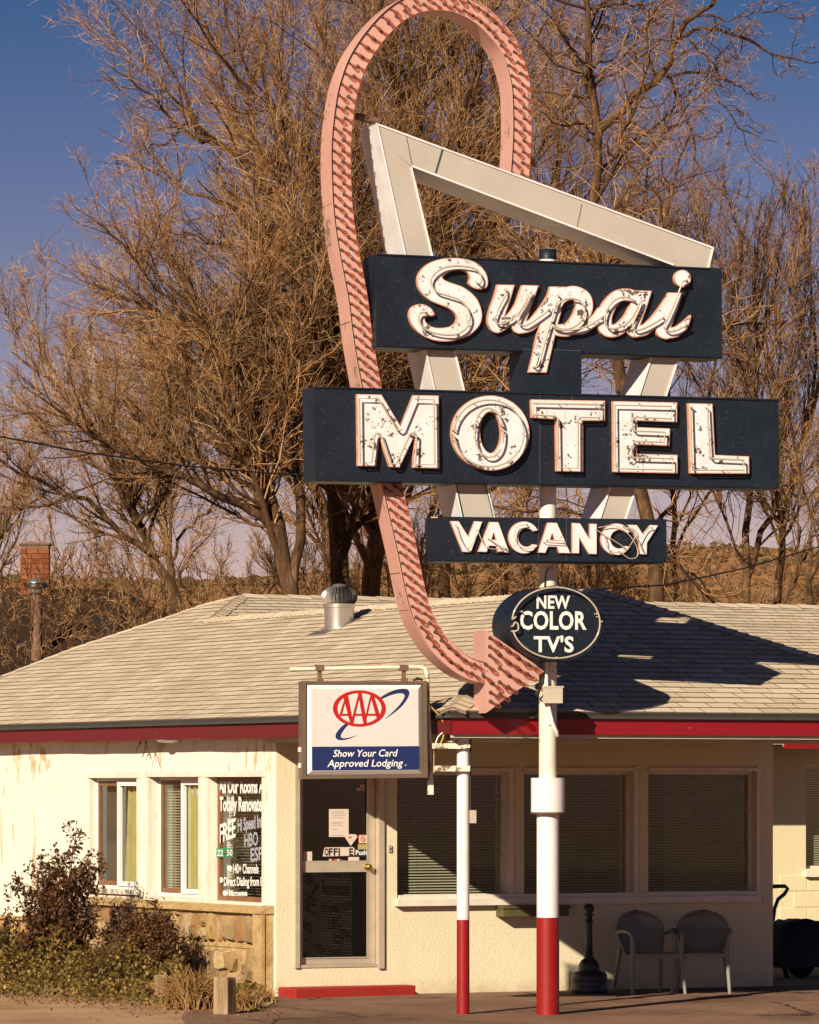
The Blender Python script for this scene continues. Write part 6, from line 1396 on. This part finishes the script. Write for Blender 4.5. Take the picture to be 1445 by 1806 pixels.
def bush(label, x, yb, top, wpx, n_leaf, mat, lsize, shape, kind_tint=(.0, 1.0), name='shrub', stems=26, tall=()):
    g = gnd(x, yb); px_ = g[1]/FPX; Hh = (yb-top)*px_; Wd = wpx*px_/2
    SH = thing(name, label, 'shrub', (g[0], g[1], 0))
    n = stems; ang = RS.uniform(0, 2*np.pi, n); lean = RS.uniform(.05, 1, n)**.7; K = 7; k = np.linspace(0, 1, K); hs = Hh*RS.uniform(.55, .95, n)*(1-.35*lean)
    for i, (tx, th) in enumerate(tall): ang[i] = 0; lean[i] = 0; hs[i] = Hh*th
    X = np.cos(ang)[:, None]*lean[:, None]*Wd*(k**.8)[None]; Y = np.sin(ang)[:, None]*lean[:, None]*Wd*.6*(k**.8)[None]
    for i, (tx, th) in enumerate(tall): X[i] += tx*px_*k
    P = np.stack([g[0]+X, g[1]+Y, hs[:, None]*k[None]*np.ones((n, K))], -1)+RS.normal(size=(n, K, 3))*np.array([.02, .02, .01])*k[None, :, None]
    R = np.linspace(.012, .004, K)[None].repeat(n, 0); V, F = tubes(P, R, 5); mesh_obj('stem', V, F, M['bark'], SH)
    Q, RQ = sprout(P, R, n*12, .2, .30, (20, 70), 5, .35, .3, .0025, .6, 0); V1, F1 = tubes(Q, RQ, 3); Q2, RQ2 = sprout(Q, RQ, n*40, .1, .5, (20, 70), 4, .3, .3, .0018, .7, 0); V2, F2 = tubes(Q2, RQ2, 3)
    mesh_obj('twigs', np.concatenate([V1, V2]), np.concatenate([F1, F2+len(V1)]), M['twig'], SH, RS.uniform(0, .5, len(F1)+len(F2)))
    ii = RS.randint(0, len(Q2), n_leaf); jj = RS.rand(n_leaf)*(Q2.shape[1]-1.001); a = jj.astype(int); f = (jj-a)[:, None]; C = Q2[ii, a]*(1-f)+Q2[ii, a+1]*f+RS.normal(size=(n_leaf, 3))*.018
    C[:, 2] = np.maximum(C[:, 2], .01); V, F = leaves(C, lsize); tn = RS.uniform(*kind_tint, n_leaf).repeat(2); mesh_obj('leaves', V, F, M[mat], SH, tn); return SH
bush('tall red-brown leafed shrub by the left window', 96, 1742, 1470, 172, 9500, 'leaf_red', .047, None, (0, .75), stems=40, tall=((38, 1.02), (30, .9), (66, .80), (-70, .62), (64, .66), (-10, .72)))
bush('small dark leafed shrub growing out of the ground cover at left edge', 10, 1738, 1610, 110, 1700, 'leaf_olive', .038, None, (0, .7), stems=18)
bush('rounded rust-tipped shrub before the stone veneer', 258, 1752, 1603, 150, 14000, 'leaf_red', .034, None, (.1, .9), stems=46, tall=((5, 1.0), (-25, .9), (40, .93)))
bush('low sprawling shrub right of the rounded shrub', 205, 1755, 1660, 120, 2600, 'leaf_olive', .030, None, (.1, .9), stems=24)
# ground cover: no one could count it
n = 17000; xs_ = RS.uniform(-30, 455, n); f = RS.rand(n); yb_ = 1757+(xs_/455)*26; cc = []
tz = np.where(xs_ < 150, .52, np.where(xs_ < 320, .42, .12))*(1-.25*np.sin(xs_*.05))
y_ = yb_-RS.rand(n)**.8*(26+10*(xs_ < 330)); Dg = FPX*HC/(y_-YH); edge_k = np.clip((yb_-y_)/14, .12, 1)
C = np.stack([(xs_-722)/FPX*Dg, Dg, tz*edge_k*RS.rand(n)**.75+.01], -1); V, F = leaves(C, .042, .75)
gc = mesh_obj('ground_cover', V, F, M['leaf_olive'], None, np.clip(RS.normal(.5, .25, n), 0, 1).repeat(2)); tag(gc, 'yellow-green creeping ground cover along the side wall', 'ground cover', kind='stuff')
# dead leaves scattered on the path edge
n = 900; xs_ = RS.uniform(-20, 500, n); y_ = 1757+(xs_/455)*26+RS.exponential(5, n); Dg = FPX*HC/(y_-YH); C = np.stack([(xs_-722)/FPX*Dg, Dg, np.full(n, .012)], -1); V, F = leaves(C, .03, .7)
gc = mesh_obj('fallen_leaves', V, F, M['leaf_red'], None, RS.uniform(.5, 1, n).repeat(2)); tag(gc, 'dry fallen leaves along the edge of the planting', 'leaves', kind='stuff')
def grass(label, x, yb, wpx, hgt, n):
    g = gnd(x, yb); px_ = g[1]/FPX; K = 6; k = np.linspace(0, 1, K)[None, :]; a = RS.uniform(0, 2*np.pi, n)[:, None]; ln = hgt*RS.uniform(.5, 1.15, n)[:, None]; le = RS.uniform(.15, .95, n)[:, None]
    bx_ = g[0]+RS.normal(size=(n, 1))*wpx*px_*.23; by_ = g[1]+RS.normal(size=(n, 1))*.10
    P = np.stack([bx_+np.cos(a)*le*ln*k**1.5, by_+np.sin(a)*le*ln*.6*k**1.5, ln*(k-.62*le*k**2.4)], -1); R = np.linspace(.0055, .0015, K)[None].repeat(n, 0); V, F = tubes(P, R, 3)
    T_ = thing('grass_clump', label, 'dry grass', (g[0], g[1], 0)); mesh_obj('blades', V, F, M['straw'], T_, RS.rand(n).repeat((K-1)*3))['kind'] = 'stuff'
grass('arching clump of dry yellow grass between the two timber stumps', 340, 1780, 80, .46, 620); grass('thin dry grass tuft right of the darker timber stump', 432, 1780, 45, .24, 150)
grass('dry grass tuft hanging at the corner of the planting bed', 462, 1768, 40, .20, 120)
t = NT('weathered_timber'); f = t.noise(12, 7, .7, stretch=(1, 1, .12)); t.set(t.ramp(f, [(.3, (.12, .08, .045)), (.55, (.34, .24, .14)), (.75, (.48, .36, .22))]), .9, 0, .1); t.bump(f, .8, .02); M['timber'] = t.m
def stump(label, x, y, w_, h_, rot):
    g = gnd(x, y); f_ = Fr(g, (math.cos(rot), math.sin(rot))); mb = MB(); e = .012
    vs = []
    for z, ins in ((-.02, 0), (h_-.03, .003), (h_, .012)):
        for u, v in ((-w_/2, -w_/2), (w_/2, -w_/2), (w_/2, w_/2), (-w_/2, w_/2)): vs.append(f_.w(u*(1-ins*6), v*(1-ins*6), z+RS.uniform(-.008, .008)))
    mb.add(vs, [(j*4+i, j*4+i+4, j*4+(i+1) % 4+4, j*4+(i+1) % 4) for j in range(2) for i in range(4)]+[(8, 11, 10, 9)]); o = mb.build('timber_stump', M['timber'], bevel=.006); tag(o, label, 'post')
stump('square weathered timber stump at the end of the bed', 396, 1789, .155, .34, RAD(-28)); stump('shorter pale timber stump half hidden by dry grass', 283, 1768, .12, .27, RAD(10))
# small drift of rubble and a paler concrete edge at the corner of the bed
g = [gnd(x, y) for x, y in ((425, 1778), (470, 1762), (489, 1766), (470, 1777), (440, 1784))]
mb = MB(); mb.add([Vector((x, y, .012)) for x, y in g], [(4, 3, 2, 1, 0)]); mb.add([Vector((x, y, -.01)) for x, y in g]+[Vector((x, y, .012)) for x, y in g], [(i, (i+1) % 5, (i+1) % 5+5, i+5) for i in range(5)]); mb.build('path_edge', M['mortar'], None, kind='structure')
n = 260; xs_ = RS.uniform(0, 1445, n); y_ = RS.uniform(1768, 1806, n); Dg = FPX*HC/(y_-YH); C = np.stack([(xs_-722)/FPX*Dg, Dg, np.full(n, .006)], -1)
Vp = (C[:, None]+np.array([(1, 0, 0), (-.6, .8, 0), (-.6, -.8, 0), (0, 0, .8)])[None]*RS.uniform(.003, .009, n)[:, None, None]*RS.uniform(.7, 1.3, (n, 4, 3))); Fp = (np.arange(n)[:, None, None]*4+np.array([[0, 1, 3], [1, 2, 3], [2, 0, 3]])[None]).reshape(-1, 3)
pb = mesh_obj('gravel', Vp.reshape(-1, 3), Fp, M['mortar'], None); tag(pb, 'loose pebbles scattered on the lot', 'gravel', kind='stuff')
